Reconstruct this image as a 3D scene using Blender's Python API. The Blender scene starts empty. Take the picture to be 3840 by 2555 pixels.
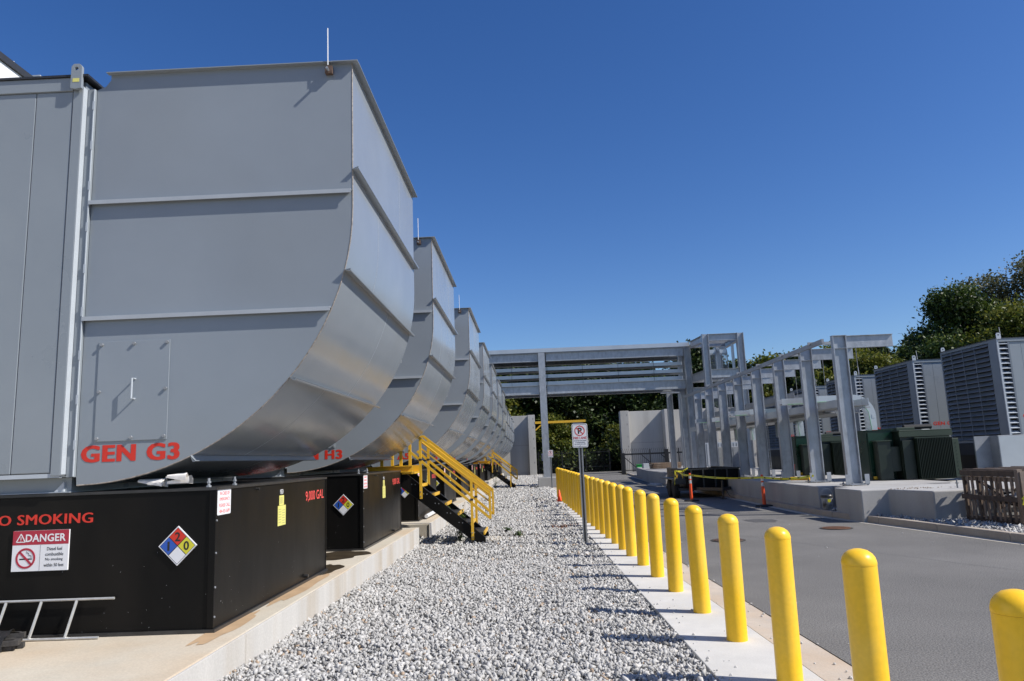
import bpy, bmesh, math, random
import numpy as np
from mathutils import Vector, Matrix, Quaternion

random.seed(7)
rng = np.random.default_rng(7)
sc = bpy.context.scene
COL = sc.collection

# ------------------------------------------------------------------ camera
cam_d = bpy.data.cameras.new("camera")
cam = bpy.data.objects.new("camera", cam_d)
COL.objects.link(cam)
cam_d.sensor_width = 36.0
cam_d.sensor_fit = 'HORIZONTAL'
cam_d.lens = 2739.6 / 3840 * 36
cam_d.clip_end = 4000
p, r, yw = math.radians(9.2098), math.radians(-2.2447), math.radians(-1.1656)
fwd = Vector((math.sin(yw) * math.cos(p), math.cos(yw) * math.cos(p), math.sin(p)))
rt = Vector((math.cos(yw), -math.sin(yw), 0))
up = rt.cross(fwd)
r2 = rt * math.cos(r) + up * math.sin(r)
u2 = -rt * math.sin(r) + up * math.cos(r)
m = Matrix((r2, u2, -fwd)).transposed().to_4x4()
m.translation = Vector((0, 0, 1.62))
cam.matrix_world = m
sc.camera = cam

# ------------------------------------------------------------------ world, sun, exposure
SUN_EL = math.radians(42.7)
SUN_DIR = Vector((1.118, -0.355, 0)).normalized() * math.cos(SUN_EL) + Vector((0, 0, math.sin(SUN_EL)))
w = bpy.data.worlds.new("World")
sc.world = w
w.use_nodes = True
nt = w.node_tree
bg = nt.nodes["Background"]
sky = nt.nodes.new("ShaderNodeTexSky")
sky.sky_type = 'NISHITA'
sky.sun_disc = False
sky.sun_elevation = SUN_EL
sky.sun_rotation = math.atan2(SUN_DIR.x, SUN_DIR.y)
sky.altitude = 300
sky.air_density = 1.0
sky.dust_density = 0.5
sky.ozone_density = 4.0
hs = nt.nodes.new("ShaderNodeHueSaturation")
hs.inputs["Saturation"].default_value = 1.25
hs.inputs["Hue"].default_value = 0.512
nt.links.new(sky.outputs[0], hs.inputs["Color"])
nt.links.new(hs.outputs[0], bg.inputs[0])
bg.inputs[1].default_value = 0.10
sd = bpy.data.lights.new("sun", 'SUN')
sd.energy = 5.0
sd.angle = math.radians(0.53)
sd.color = (1.0, 0.95, 0.88)
sun = bpy.data.objects.new("sun", sd)
COL.objects.link(sun)
sun.rotation_euler = SUN_DIR.to_track_quat('Z', 'Y').to_euler()
sc.view_settings.view_transform = 'Standard'
sc.view_settings.look = 'None'
sc.view_settings.gamma = 1.0
sc.view_settings.exposure = 0.32

# ------------------------------------------------------------------ materials
MATS = {}
def mat(name, col, rough=0.5, metal=0.0, var=0.12, vs=1.5, bump=0.0, bs=40.0, coat=0.0, tint=None, tamt=0.0,
        ts=0.8, streak=1.0, spec=0.5, fine=0.0, fs=120.0, wave=0.0, rvar=0.0, attr=None):
    if name in MATS:
        return MATS[name]
    ma = bpy.data.materials.new(name)
    ma.use_nodes = True
    t = ma.node_tree
    N, Lk = t.nodes, t.links
    b = N["Principled BSDF"]
    b.inputs["Roughness"].default_value = rough
    b.inputs["Metallic"].default_value = metal
    b.inputs["Specular IOR Level"].default_value = spec
    b.inputs["Coat Weight"].default_value = coat
    b.inputs["Coat Roughness"].default_value = 0.08
    geo = N.new("ShaderNodeNewGeometry")
    mp = N.new("ShaderNodeMapping")
    mp.inputs["Scale"].default_value = (1, 1, streak)
    Lk.new(geo.outputs["Position"], mp.inputs["Vector"])
    no = N.new("ShaderNodeTexNoise")
    no.inputs["Scale"].default_value = vs
    no.inputs["Detail"].default_value = 6
    no.inputs["Roughness"].default_value = 0.62
    Lk.new(mp.outputs[0], no.inputs["Vector"])
    cr = N.new("ShaderNodeValToRGB")
    lo = tuple(c * (1 - var) for c in col) + (1,)
    hi = tuple(min(1, c * (1 + var)) for c in col) + (1,)
    cr.color_ramp.elements[0].position = 0.3
    cr.color_ramp.elements[1].position = 0.7
    cr.color_ramp.elements[0].color = lo
    cr.color_ramp.elements[1].color = hi
    Lk.new(no.outputs["Fac"], cr.inputs[0])
    out = cr.outputs[0]
    if tint:
        n2 = N.new("ShaderNodeTexNoise")
        n2.inputs["Scale"].default_value = ts
        n2.inputs["Detail"].default_value = 5
        Lk.new(mp.outputs[0], n2.inputs["Vector"])
        c2 = N.new("ShaderNodeValToRGB")
        c2.color_ramp.elements[0].position = 0.45
        c2.color_ramp.elements[1].position = 0.68
        c2.color_ramp.elements[0].color = (0, 0, 0, 1)
        c2.color_ramp.elements[1].color = (tamt, tamt, tamt, 1)
        Lk.new(n2.outputs["Fac"], c2.inputs[0])
        mx = N.new("ShaderNodeMixRGB")
        Lk.new(c2.outputs[0], mx.inputs[0])
        Lk.new(out, mx.inputs[1])
        mx.inputs[2].default_value = tuple(tint) + (1,)
        out = mx.outputs[0]
    if fine:
        n3 = N.new("ShaderNodeTexNoise")
        n3.inputs["Scale"].default_value = fs
        n3.inputs["Detail"].default_value = 2
        Lk.new(geo.outputs["Position"], n3.inputs["Vector"])
        c3 = N.new("ShaderNodeValToRGB")
        c3.color_ramp.elements[0].position = 0.35
        c3.color_ramp.elements[1].position = 0.66
        c3.color_ramp.elements[0].color = (1 - fine,) * 3 + (1,)
        c3.color_ramp.elements[1].color = (1 + fine,) * 3 + (1,)
        Lk.new(n3.outputs["Fac"], c3.inputs[0])
        mx = N.new("ShaderNodeMixRGB")
        mx.blend_type = 'MULTIPLY'
        mx.inputs[0].default_value = 1
        Lk.new(out, mx.inputs[1])
        Lk.new(c3.outputs[0], mx.inputs[2])
        out = mx.outputs[0]
    Lk.new(out, b.inputs["Base Color"])
    if rvar:
        mr = N.new("ShaderNodeMapRange")
        mr.inputs[3].default_value = max(0.02, rough - rvar)
        mr.inputs[4].default_value = rough + rvar
        mr.inputs[1].default_value = 0.3
        mr.inputs[2].default_value = 0.7
        Lk.new(no.outputs["Fac"], mr.inputs[0])
        Lk.new(mr.outputs[0], b.inputs["Roughness"])
    nrm = None
    if wave:
        nw = N.new("ShaderNodeTexNoise")
        nw.inputs["Scale"].default_value = 1.1
        nw.inputs["Detail"].default_value = 1
        Lk.new(geo.outputs["Position"], nw.inputs["Vector"])
        bw = N.new("ShaderNodeBump")
        bw.inputs["Strength"].default_value = 1
        bw.inputs["Distance"].default_value = wave
        Lk.new(nw.outputs["Fac"], bw.inputs["Height"])
        nrm = bw.outputs[0]
    if bump:
        nb = N.new("ShaderNodeTexNoise")
        nb.inputs["Scale"].default_value = bs
        nb.inputs["Detail"].default_value = 4
        Lk.new(geo.outputs["Position"], nb.inputs["Vector"])
        bp = N.new("ShaderNodeBump")
        bp.inputs["Strength"].default_value = 1
        bp.inputs["Distance"].default_value = bump
        Lk.new(nb.outputs["Fac"], bp.inputs["Height"])
        if nrm:
            Lk.new(nrm, bp.inputs["Normal"])
        nrm = bp.outputs[0]
    if nrm:
        Lk.new(nrm, b.inputs["Normal"])
    MATS[name] = ma
    return ma

HOOD = mat("grey_enclosure_paint", (0.245, 0.275, 0.305), 0.2, 0.0, 0.04, 0.9, wave=0.010, rvar=0.05, tint=(0.22, 0.24, 0.255), tamt=0.5, ts=0.6)
CONT = mat("grey_container_paint", (0.24, 0.27, 0.295), 0.3, 0.0, 0.04, 1.2, wave=0.006, rvar=0.06)
CONTL = mat("pale_and_sunlit_edge_paint", (0.42, 0.46, 0.50), 0.3, 0.0, 0.05, 6)  # pale grey parts, and sunlight put into the colour of post edges
WELD = mat("weld_bead_paint", (0.31, 0.34, 0.37), 0.45, 0.0, 0.2, 40)
BLACK = mat("black_tank_paint", (0.005, 0.005, 0.005), 0.36, 0.0, 0.4, 1.0, wave=0.008, rvar=0.1, tint=(0.016, 0.014, 0.012), tamt=0.5, ts=1.3, streak=0.35, spec=0.13)
BLKEDGE = mat("black_edge_paint", (0.03, 0.03, 0.03), 0.35, var=0.3, vs=12)
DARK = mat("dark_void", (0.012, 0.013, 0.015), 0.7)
GALV = mat("galvanised_steel", (0.34, 0.36, 0.385), 0.38, 0.4, 0.22, 7.0, rvar=0.08, tint=(0.38, 0.41, 0.45), tamt=0.6, ts=2.3, streak=0.5)
GALVB = mat("bright_galvanised_tray", (0.48, 0.51, 0.54), 0.3, 0.45, 0.06, 1.5)
GALVD = mat("dull_galvanised_steel", (0.28, 0.295, 0.31), 0.5, 0.3, 0.16, 3.0)
YEL = mat("yellow_bollard_paint", (0.88, 0.52, 0.022), 0.36, 0.0, 0.06, 3, wave=0.002, bump=0.0004, bs=70, rvar=0.06, spec=0.3, fine=0.03, fs=35, tint=(0.80, 0.54, 0.10), tamt=0.6, ts=2.6, streak=0.5)
YELS = mat("yellow_stair_paint", (0.72, 0.42, 0.03), 0.33, 0.0, 0.08, 5, rvar=0.05)
CONC = mat("pale_concrete", (0.54, 0.53, 0.50), 0.85, 0.0, 0.09, 2.5, bump=0.0012, bs=50, fine=0.06, fs=90, tint=(0.44, 0.43, 0.41), tamt=0.5, ts=1.1)
CONCT = mat("tan_stained_concrete", (0.50, 0.455, 0.37), 0.8, 0.0, 0.1, 1.2, bump=0.0012, bs=40, fine=0.06, fs=70, tint=(0.50, 0.36, 0.22), tamt=0.55, ts=0.7)
CONCS = mat("streaked_pad_side_concrete", (0.47, 0.455, 0.425), 0.85, 0.0, 0.08, 3.5, bump=0.0015, bs=30, fine=0.05, fs=60, tint=(0.34, 0.27, 0.18), tamt=0.55, ts=2.0, streak=0.12)
CONCG = mat("grey_plinth_concrete", (0.36, 0.355, 0.34), 0.88, 0.0, 0.1, 1.6, bump=0.002, bs=30, fine=0.05, fs=60, tint=(0.29, 0.27, 0.25), tamt=0.5, ts=1.4, streak=0.4)
CONCW = mat("cast_wall_concrete", (0.45, 0.44, 0.41), 0.88, 0.0, 0.1, 0.7, bump=0.003, bs=6, tint=(0.27, 0.26, 0.245), tamt=0.6, ts=0.8, streak=0.15)
GUT = mat("beige_gutter_concrete", (0.46, 0.40, 0.33), 0.85, 0.0, 0.1, 2.2, bump=0.0012, bs=50, fine=0.06, fs=80, tint=(0.46, 0.33, 0.21), tamt=0.5, ts=1.2)
KERB = mat("kerb_concrete", (0.36, 0.31, 0.25), 0.88, 0.0, 0.12, 2.2, bump=0.002, bs=30, fine=0.06, fs=60)
KERBT = mat("gutter_pan_concrete", (0.5, 0.46, 0.38), 0.88, 0.0, 0.12, 2.2, bump=0.002, bs=30, fine=0.06, fs=60)
ASPH = mat("asphalt", (0.140, 0.135, 0.126), 0.9, 0.0, 0.24, 0.45, bump=0.005, bs=70, fine=0.5, fs=75, tint=(0.118, 0.114, 0.107), tamt=0.6, ts=0.35)
GRAVB = mat("gravel_bed_fines", (0.22, 0.215, 0.205), 0.95, 0.0, 0.4, 28, bump=0.015, bs=30, fine=0.5, fs=45)
EARTH = mat("far_ground", (0.10, 0.09, 0.06), 0.95, 0.0, 0.3, 0.4)
RUST = mat("rusty_iron", (0.19, 0.095, 0.055), 0.85, 0.2, 0.45, 14, bump=0.004, bs=50)
RUSTD = mat("dark_rusty_iron", (0.13, 0.085, 0.065), 0.8, 0.3, 0.4, 14, bump=0.004, bs=50)
GRN = mat("transformer_green_paint", (0.008, 0.016, 0.010), 0.4, 0.0, 0.12, 2, rvar=0.08)
GRNL = mat("olive_green_top_paint", (0.028, 0.044, 0.027), 0.45, 0.0, 0.12, 2)
GRN2 = mat("bottle_green_cabinet_paint", (0.003, 0.028, 0.016), 0.3, 0.0, 0.1, 2, rvar=0.05)
LOUV = mat("louver_grey_paint", (0.15, 0.175, 0.205), 0.4, 0.0, 0.06, 2)
WHITE = mat("white_vinyl", (0.72, 0.73, 0.75), 0.35, var=0.03)
WHITEP = mat("white_wall_panel", (0.75, 0.76, 0.77), 0.5, var=0.03, vs=0.4)
REDT = mat("red_vinyl_lettering", (0.60, 0.03, 0.015), 0.4, var=0.05)
REDD = mat("crimson_vinyl", (0.38, 0.02, 0.045), 0.35, var=0.05)
REDP = mat("coral_red_vinyl", (0.85, 0.10, 0.09), 0.4, var=0.05)
BLU = mat("blue_vinyl", (0.02, 0.09, 0.42), 0.35, var=0.05)
YV = mat("yellow_vinyl", (0.62, 0.58, 0.04), 0.35, var=0.05)
YP = mat("pale_yellow_sticker", (0.66, 0.62, 0.18), 0.45, var=0.05)
INK = mat("black_ink", (0.015, 0.015, 0.016), 0.45)
INKF = mat("faded_ink", (0.30, 0.29, 0.14), 0.5)
INKG = mat("grey_ink", (0.25, 0.25, 0.26), 0.5)
ALU = mat("aluminium_tube", (0.55, 0.55, 0.53), 0.4, 0.5, 0.12, 20)
WOOD = mat("weathered_wood", (0.17, 0.12, 0.085), 0.85, 0.0, 0.35, 9, bump=0.003, bs=35, streak=0.25, tint=(0.26, 0.24, 0.22), tamt=0.5, ts=3.0)
WOODD = mat("dark_weathered_wood", (0.075, 0.055, 0.042), 0.85, 0.0, 0.35, 9, bump=0.003, bs=35, streak=0.25)
BLKST = mat("black_fence_steel", (0.012, 0.012, 0.013), 0.45)
TYRE = mat("tyre_rubber", (0.014, 0.014, 0.014), 0.8, var=0.2, vs=10)
ORNG = mat("orange_plastic", (0.85, 0.09, 0.018), 0.45, var=0.08)
REFL = mat("silver_reflective_band", (0.65, 0.66, 0.68), 0.3, 0.3)
TAPE = mat("yellow_caution_tape", (0.72, 0.66, 0.03), 0.4, var=0.08)
BRIGHTG = mat("bright_green_paint", (0.02, 0.32, 0.06), 0.5)
REDBIN = mat("dull_red_plastic", (0.12, 0.015, 0.012), 0.6)
BARK = mat("tree_bark", (0.09, 0.07, 0.05), 0.9, var=0.3, vs=3, bump=0.02, bs=8)
PAPER = mat("crumpled_white_cloth", (0.78, 0.75, 0.70), 0.8, var=0.15, vs=12)
BUCKET = mat("splashed_grey_bucket", (0.35, 0.36, 0.36), 0.5, var=0.4, vs=9, tint=(0.02, 0.02, 0.02), tamt=1.0, ts=7)

def leafmat(name, cols, trans=0.35):
    ma = bpy.data.materials.new(name)
    ma.use_nodes = True
    t = ma.node_tree
    N, Lk = t.nodes, t.links
    b = N["Principled BSDF"]
    b.inputs["Roughness"].default_value = 0.5
    b.inputs["Specular IOR Level"].default_value = 0.3
    at = N.new("ShaderNodeAttribute")
    at.attribute_name = "tone"
    cr = N.new("ShaderNodeValToRGB")
    els = cr.color_ramp.elements
    els[0].position = 0.0
    els[0].color = tuple(cols[0]) + (1,)
    els[1].position = 1.0
    els[1].color = tuple(cols[-1]) + (1,)
    for i in range(1, len(cols) - 1):
        els.new(i / (len(cols) - 1)).color = tuple(cols[i]) + (1,)
    Lk.new(at.outputs["Fac"], cr.inputs[0])
    Lk.new(cr.outputs[0], b.inputs["Base Color"])
    tr = N.new("ShaderNodeBsdfTranslucent")
    Lk.new(cr.outputs[0], tr.inputs[0])
    mx = N.new("ShaderNodeMixShader")
    mx.inputs[0].default_value = trans
    Lk.new(b.outputs[0], mx.inputs[1])
    Lk.new(tr.outputs[0], mx.inputs[2])
    Lk.new(mx.outputs[0], N["Material Output"].inputs[0])
    return ma
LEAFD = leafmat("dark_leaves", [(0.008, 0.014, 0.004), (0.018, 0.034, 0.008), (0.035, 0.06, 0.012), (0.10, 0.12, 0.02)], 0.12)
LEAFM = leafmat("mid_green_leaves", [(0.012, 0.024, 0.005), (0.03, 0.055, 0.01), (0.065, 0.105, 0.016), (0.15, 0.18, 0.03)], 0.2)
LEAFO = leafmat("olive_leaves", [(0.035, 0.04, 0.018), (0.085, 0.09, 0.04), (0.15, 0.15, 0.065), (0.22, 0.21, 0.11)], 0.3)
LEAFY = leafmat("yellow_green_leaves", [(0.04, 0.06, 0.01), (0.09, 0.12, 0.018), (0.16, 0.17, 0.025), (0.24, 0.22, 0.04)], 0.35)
STONE = leafmat("crushed_granite", [(0.07, 0.07, 0.07), (0.27, 0.265, 0.255), (0.41, 0.405, 0.39), (0.52, 0.51, 0.49), (0.36, 0.26, 0.17)], 0.0)
STONE.node_tree.nodes["Principled BSDF"].inputs["Roughness"].default_value = 0.85

# ------------------------------------------------------------------ helpers
def tag(o, label=None, cat=None, group=None, kind=None):
    if label: o["label"] = label
    if cat: o["category"] = cat
    if group: o["group"] = group
    if kind: o["kind"] = kind
    return o

def thing(name, label, cat, loc=(0, 0, 0), rz=0.0, group=None):
    o = bpy.data.objects.new(name, None)
    o.empty_display_size = 0.2
    COL.objects.link(o)
    o.location = loc
    o.rotation_euler = (0, 0, rz)
    return tag(o, label, cat, group)

class MB:
    def __init__(s):
        s.v, s.f = [], []
    def add(s, vs, fs):
        n = len(s.v)
        s.v += [tuple(v) for v in vs]
        s.f += [tuple(i + n for i in f) for f in fs]
        return s
    def box(s, x0, x1, y0, y1, z0, z1):
        return s.add([(x0, y0, z0), (x1, y0, z0), (x1, y1, z0), (x0, y1, z0), (x0, y0, z1), (x1, y0, z1), (x1, y1, z1), (x0, y1, z1)],
                     [(0, 3, 2, 1), (4, 5, 6, 7), (0, 1, 5, 4), (1, 2, 6, 5), (2, 3, 7, 6), (3, 0, 4, 7)])
    def bar(s, a, b, w, h, upv=(0, 0, 1)):
        a, b = Vector(a), Vector(b)
        d = (b - a).normalized()
        u = Vector(upv)
        if abs(d.dot(u)) > 0.98: u = Vector((0, 1, 0))
        sd_ = d.cross(u).normalized()
        u = sd_.cross(d).normalized()
        vs = []
        for q in (a, b):
            for i, j in ((-1, -1), (1, -1), (1, 1), (-1, 1)):
                vs.append(q + sd_ * (i * w / 2) + u * (j * h / 2))
        return s.add(vs, [(0, 1, 2, 3), (7, 6, 5, 4), (0, 4, 5, 1), (1, 5, 6, 2), (2, 6, 7, 3), (3, 7, 4, 0)])
    def tube(s, pts, rad, n=8, cap=True):
        pts = [Vector(q) for q in pts]
        rads = rad if isinstance(rad, (list, tuple)) else [rad] * len(pts)
        rings = []
        prev = None
        for i, q in enumerate(pts):
            d = (pts[min(i + 1, len(pts) - 1)] - pts[max(i - 1, 0)]).normalized()
            ref = prev if prev is not None else (Vector((0, 0, 1)) if abs(d.z) < 0.9 else Vector((1, 0, 0)))
            a = d.cross(ref).normalized()
            bvec = a.cross(d).normalized()
            prev = bvec
            rings.append([q + (a * math.cos(t) + bvec * math.sin(t)) * rads[i] for t in [2 * math.pi * k / n for k in range(n)]])
        vs = [v for rg in rings for v in rg]
        fs = []
        for i in range(len(pts) - 1):
            for k in range(n):
                k2 = (k + 1) % n
                fs.append((i * n + k, i * n + k2, (i + 1) * n + k2, (i + 1) * n + k))
        if cap:
            fs.append(tuple(reversed(range(n))))
            fs.append(tuple(range((len(pts) - 1) * n, len(pts) * n)))
        return s.add(vs, fs)
    def lathe(s, prof, n=24, c=(0, 0, 0)):
        vs, fs = [], []
        for rr, z in prof:
            for k in range(n):
                t = 2 * math.pi * k / n
                vs.append((c[0] + rr * math.cos(t), c[1] + rr * math.sin(t), c[2] + z))
        for i in range(len(prof) - 1):
            for k in range(n):
                k2 = (k + 1) % n
                fs.append((i * n + k, i * n + k2, (i + 1) * n + k2, (i + 1) * n + k))
        fs.append(tuple(reversed(range(n))))
        fs.append(tuple(range((len(prof) - 1) * n, len(prof) * n)))
        return s.add(vs, fs)
    def prism(s, poly, a, b, axis='y'):
        # poly: list of 2D points in the plane perpendicular to axis
        n = len(poly)
        def P(q, h):
            return (q[0], h, q[1]) if axis == 'y' else ((h, q[0], q[1]) if axis == 'x' else (q[0], q[1], h))
        vs = [P(q, a) for q in poly] + [P(q, b) for q in poly]
        fs = [tuple(range(n)), tuple(reversed(range(n, 2 * n)))]
        for i in range(n):
            j = (i + 1) % n
            fs.append((i, i + n, j + n, j))
        return s.add(vs, fs)
    def ibeam(s, a, b, wd, d, bw, tf=0.02, tw=0.014):
        a, b, wd = Vector(a), Vector(b), Vector(wd).normalized()
        ax = (b - a).normalized()
        fl = ax.cross(wd).normalized()
        for sg in (-1, 1):
            o = wd * (sg * (d / 2 - tf / 2))
            s._obox(a + o, b + o, wd, tf, fl, bw)
        s._obox(a, b, wd, d - 2 * tf, fl, tw)
        return s
    def _obox(s, a, b, u, hu, v, hv):
        vs = []
        for q in (a, b):
            for i, j in ((-1, -1), (1, -1), (1, 1), (-1, 1)):
                vs.append(q + u * (i * hu / 2) + v * (j * hv / 2))
        s.add(vs, [(0, 1, 2, 3), (7, 6, 5, 4), (0, 4, 5, 1), (1, 5, 6, 2), (2, 6, 7, 3), (3, 7, 4, 0)])
    def mesh(s, name, ma):
        me = bpy.data.meshes.new(name)
        me.from_pydata(s.v, [], s.f)
        bm = bmesh.new()
        bm.from_mesh(me)
        bmesh.ops.recalc_face_normals(bm, faces=bm.faces)
        bm.to_mesh(me)
        bm.free()
        me.materials.append(ma)
        return me
    def build(s, name, ma, parent=None, smooth=False, bevel=0.0, loc=None):
        me = s.mesh(name, ma)
        if smooth:
            me.shade_smooth() if hasattr(me, 'shade_smooth') else None
            me.set_sharp_from_angle(angle=math.radians(40))
        o = bpy.data.objects.new(name, me)
        COL.objects.link(o)
        if parent: o.parent = parent
        if loc: o.location = loc
        if bevel:
            bv = o.modifiers.new("bevel", 'BEVEL')
            bv.width = bevel
            bv.segments = 2
            bv.limit_method = 'ANGLE'
            bv.angle_limit = math.radians(40)
        return o

def part_from(me, name, parent, loc=(0, 0, 0), rot=(0, 0, 0), scale=(1, 1, 1)):
    o = bpy.data.objects.new(name, me)
    COL.objects.link(o)
    o.parent = parent
    o.location, o.rotation_euler, o.scale = loc, rot, scale
    return o

def struct(name, mb, ma, bevel=0.0, parent=None):
    o = mb.build(name, ma, parent, bevel=bevel)
    if not parent: o["kind"] = 'structure'
    return o

def copy_tree(o, parent=None):
    c = o.copy()
    COL.objects.link(c)
    if parent: c.parent = parent
    for ch in KIDS.get(o.name, []):
        copy_tree(ch, c)
    return c
KIDS = {}
def index_kids():
    KIDS.clear()
    for o in bpy.data.objects:
        if o.parent: KIDS.setdefault(o.parent.name, []).append(o)

TEXTC = {}
def text_mesh(s, bold, ma, thick, fat=0.0):
    key = (s, bold, ma.name, thick, fat)
    if key in TEXTC: return TEXTC[key]
    cu = bpy.data.curves.new("lettering", 'FONT')
    cu.body = s
    cu.align_x = 'CENTER'
    cu.offset = bold
    cu.resolution_u = 3
    cu.extrude = thick
    cu.space_character = 1.0 + bold * 2.2 + fat * 2.0
    ob = bpy.data.objects.new("lettering", cu)
    COL.objects.link(ob)
    dg = bpy.context.evaluated_depsgraph_get()
    dg.update()
    me = bpy.data.meshes.new_from_object(ob.evaluated_get(dg))
    bpy.data.objects.remove(ob)
    if fat:
        bm = bmesh.new()
        bm.from_mesh(me)
        base = bm.verts[:] + bm.edges[:] + bm.faces[:]
        for i_, dx in enumerate((-fat, -fat * .5, fat * .5, fat)):
            g_ = bmesh.ops.duplicate(bm, geom=base)
            vs_ = [e_ for e_ in g_['geom'] if isinstance(e_, bmesh.types.BMVert)]
            bmesh.ops.translate(bm, verts=vs_, vec=(dx, 0, 0.00012 * (i_ + 1)))
        bm.to_mesh(me)
        bm.free()
    co = np.empty(len(me.vertices) * 3, np.float32)
    me.vertices.foreach_get("co", co)
    co = co.reshape(-1, 3)
    mn, mx = co.min(0), co.max(0)
    co[:, 0] = (co[:, 0] - (mn[0] + mx[0]) / 2) / (mx[0] - mn[0])
    co[:, 1] = (co[:, 1] - (mn[1] + mx[1]) / 2) / (mx[1] - mn[1])
    co[:, 2] *= 1.0
    me.vertices.foreach_set("co", co.ravel())
    me.materials.clear()
    me.materials.append(ma)
    TEXTC[key] = me
    return me
def text(s, width, height, ma, parent, loc, face='-y', bold=0.0, name="lettering", fat=0.0):
    me = text_mesh(s, bold, ma, 0.0005, fat)
    o = bpy.data.objects.new(name, me)
    COL.objects.link(o)
    o.parent = parent
    o.location = loc
    o.scale = (width, height, 1)
    o.rotation_euler = {'-y': (math.pi / 2, 0, 0), '+x': (math.pi / 2, 0, math.pi / 2), '-x': (math.pi / 2, 0, -math.pi / 2)}[face]
    return o

def rrect(w_, h_, rad, n=5):
    pts = []
    for cx, cz, a0 in ((w_ / 2 - rad, h_ / 2 - rad, 0), (-w_ / 2 + rad, h_ / 2 - rad, 90), (-w_ / 2 + rad, -h_ / 2 + rad, 180), (w_ / 2 - rad, -h_ / 2 + rad, 270)):
        for k in range(n + 1):
            t = math.radians(a0 + 90 * k / n)
            pts.append((cx + rad * math.cos(t), cz + rad * math.sin(t)))
    return pts
def ring(mb, cx, cz, r0, r1, y0, y1, n=28):
    vs, fs = [], []
    for k in range(n):
        t = 2 * math.pi * k / n
        c, s_ = math.cos(t), math.sin(t)
        vs += [(cx + r0 * c, y0, cz + r0 * s_), (cx + r1 * c, y0, cz + r1 * s_), (cx + r1 * c, y1, cz + r1 * s_), (cx + r0 * c, y1, cz + r0 * s_)]
    for k in range(n):
        a, b = 4 * k, 4 * ((k + 1) % n)
        for j in range(4):
            j2 = (j + 1) % 4
            fs.append((a + j, b + j, b + j2, a + j2))
    return mb.add(vs, fs)

def npmesh(name, verts, faces, ma, tone=None, parent=None, kind=None, smooth=False):
    me = bpy.data.meshes.new(name)
    nv, nf, k = len(verts), len(faces), faces.shape[1]
    me.vertices.add(nv)
    me.vertices.foreach_set("co", verts.astype(np.float32).ravel())
    me.loops.add(nf * k)
    me.loops.foreach_set("vertex_index", faces.astype(np.int32).ravel())
    me.polygons.add(nf)
    me.polygons.foreach_set("loop_start", np.arange(0, nf * k, k, dtype=np.int32))
    me.polygons.foreach_set("loop_total", np.full(nf, k, dtype=np.int32))
    me.update(calc_edges=True)
    if tone is not None:
        a = me.attributes.new("tone", 'FLOAT', 'FACE')
        a.data.foreach_set("value", tone.astype(np.float32))
    me.materials.append(ma)
    o = bpy.data.objects.new(name, me)
    COL.objects.link(o)
    if parent: o.parent = parent
    if kind: o["kind"] = kind
    return o

ORD = ["first", "second", "third", "fourth", "fifth", "sixth", "seventh", "eighth", "ninth", "tenth", "eleventh", "twelfth", "thirteenth",
       "fourteenth", "fifteenth", "sixteenth", "seventeenth", "eighteenth", "nineteenth", "twentieth", "twenty-first", "twenty-second",
       "twenty-third", "twenty-fourth", "twenty-fifth", "twenty-sixth", "twenty-seventh", "twenty-eighth", "twenty-ninth", "thirtieth",
       "thirty-first", "thirty-second"]

# ================================================================== SETTING
struct("ground", MB().add([(-900, -300, -0.16), (900, -300, -0.16), (900, 1500, -0.16), (-900, 1500, -0.16)], [(0, 1, 2, 3)]), EARTH)
SL = -0.026
def gx(Y): return 1.262 + SL * (Y - 6) * 0.6     # gravel / strip edge
def sx(Y): return 1.955 + SL * (Y - 6.5)          # strip / gutter edge
def ax(Y): return 2.30 + SL * (Y - 6.8)           # gutter / asphalt edge
KP = [(10.6, -6.0), (8.85, 5.0), (7.66, 12.03), (7.27, 14.9), (6.92, 16.9), (6.78, 18.2), (6.80, 21.0), (6.84, 25.0), (6.70, 34.0), (6.52, 37.0), (6.95, 46.0), (7.5, 58.0), (8.0, 66.0), (8.4, 72.0)]
def kx(Y):
    for (xa, ya), (xb, yb) in zip(KP, KP[1:]):
        if ya <= Y <= yb: return xa + (xb - xa) * (Y - ya) / (yb - ya)
    return KP[-1][0]
# asphalt sheet
ys = [-6, 0, 3, 6, 9, 12, 15, 18, 21, 25, 29, 34, 37, 42, 46, 52, 58, 66, 72]
vs, fs = [], []
for i, Y in enumerate(ys):
    xl = ax(Y) if Y <= 40 else 0.9
    vs += [(xl, Y, 0.0), (kx(Y) - 0.16, Y, 0.0)]
    if i: fs.append((2 * i - 2, 2 * i - 1, 2 * i + 1, 2 * i))
vs += [(0.4, 72.1, 0.0), (9.2, 72.1, 0.0), (9.2, 130, 0.0), (0.4, 130, 0.0)]
n = len(vs)
fs.append((n - 4, n - 3, n - 2, n - 1))
struct("asphalt_road", MB().add(vs, fs), ASPH)
# crack lines in the asphalt, thin tar seams
cr_pts = [(2.9, 17.2), (3.6, 15.4), (4.4, 13.4), (5.2, 11.6), (5.6, 10.6), (6.3, 9.0), (7.0, 7.6)]
mb = MB()
px_, sg_ = None, 0
path = []
for (x0, y0), (x1, y1) in zip(cr_pts, cr_pts[1:]):
    for k in range(8):
        t = k / 8
        path.append((x0 + (x1 - x0) * t + random.uniform(-.02, .02), y0 + (y1 - y0) * t))
for (x0, y0), (x1, y1) in zip(path, path[1:]):
    mb.add([(x0 - .004, y0, .004), (x0 + .004, y0, .004), (x1 + .004, y1, .004), (x1 - .004, y1, .004)], [(0, 1, 2, 3)])
struct("asphalt_crack", mb, mat("crack_filler", (0.045, 0.045, 0.047), 0.8))
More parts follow.
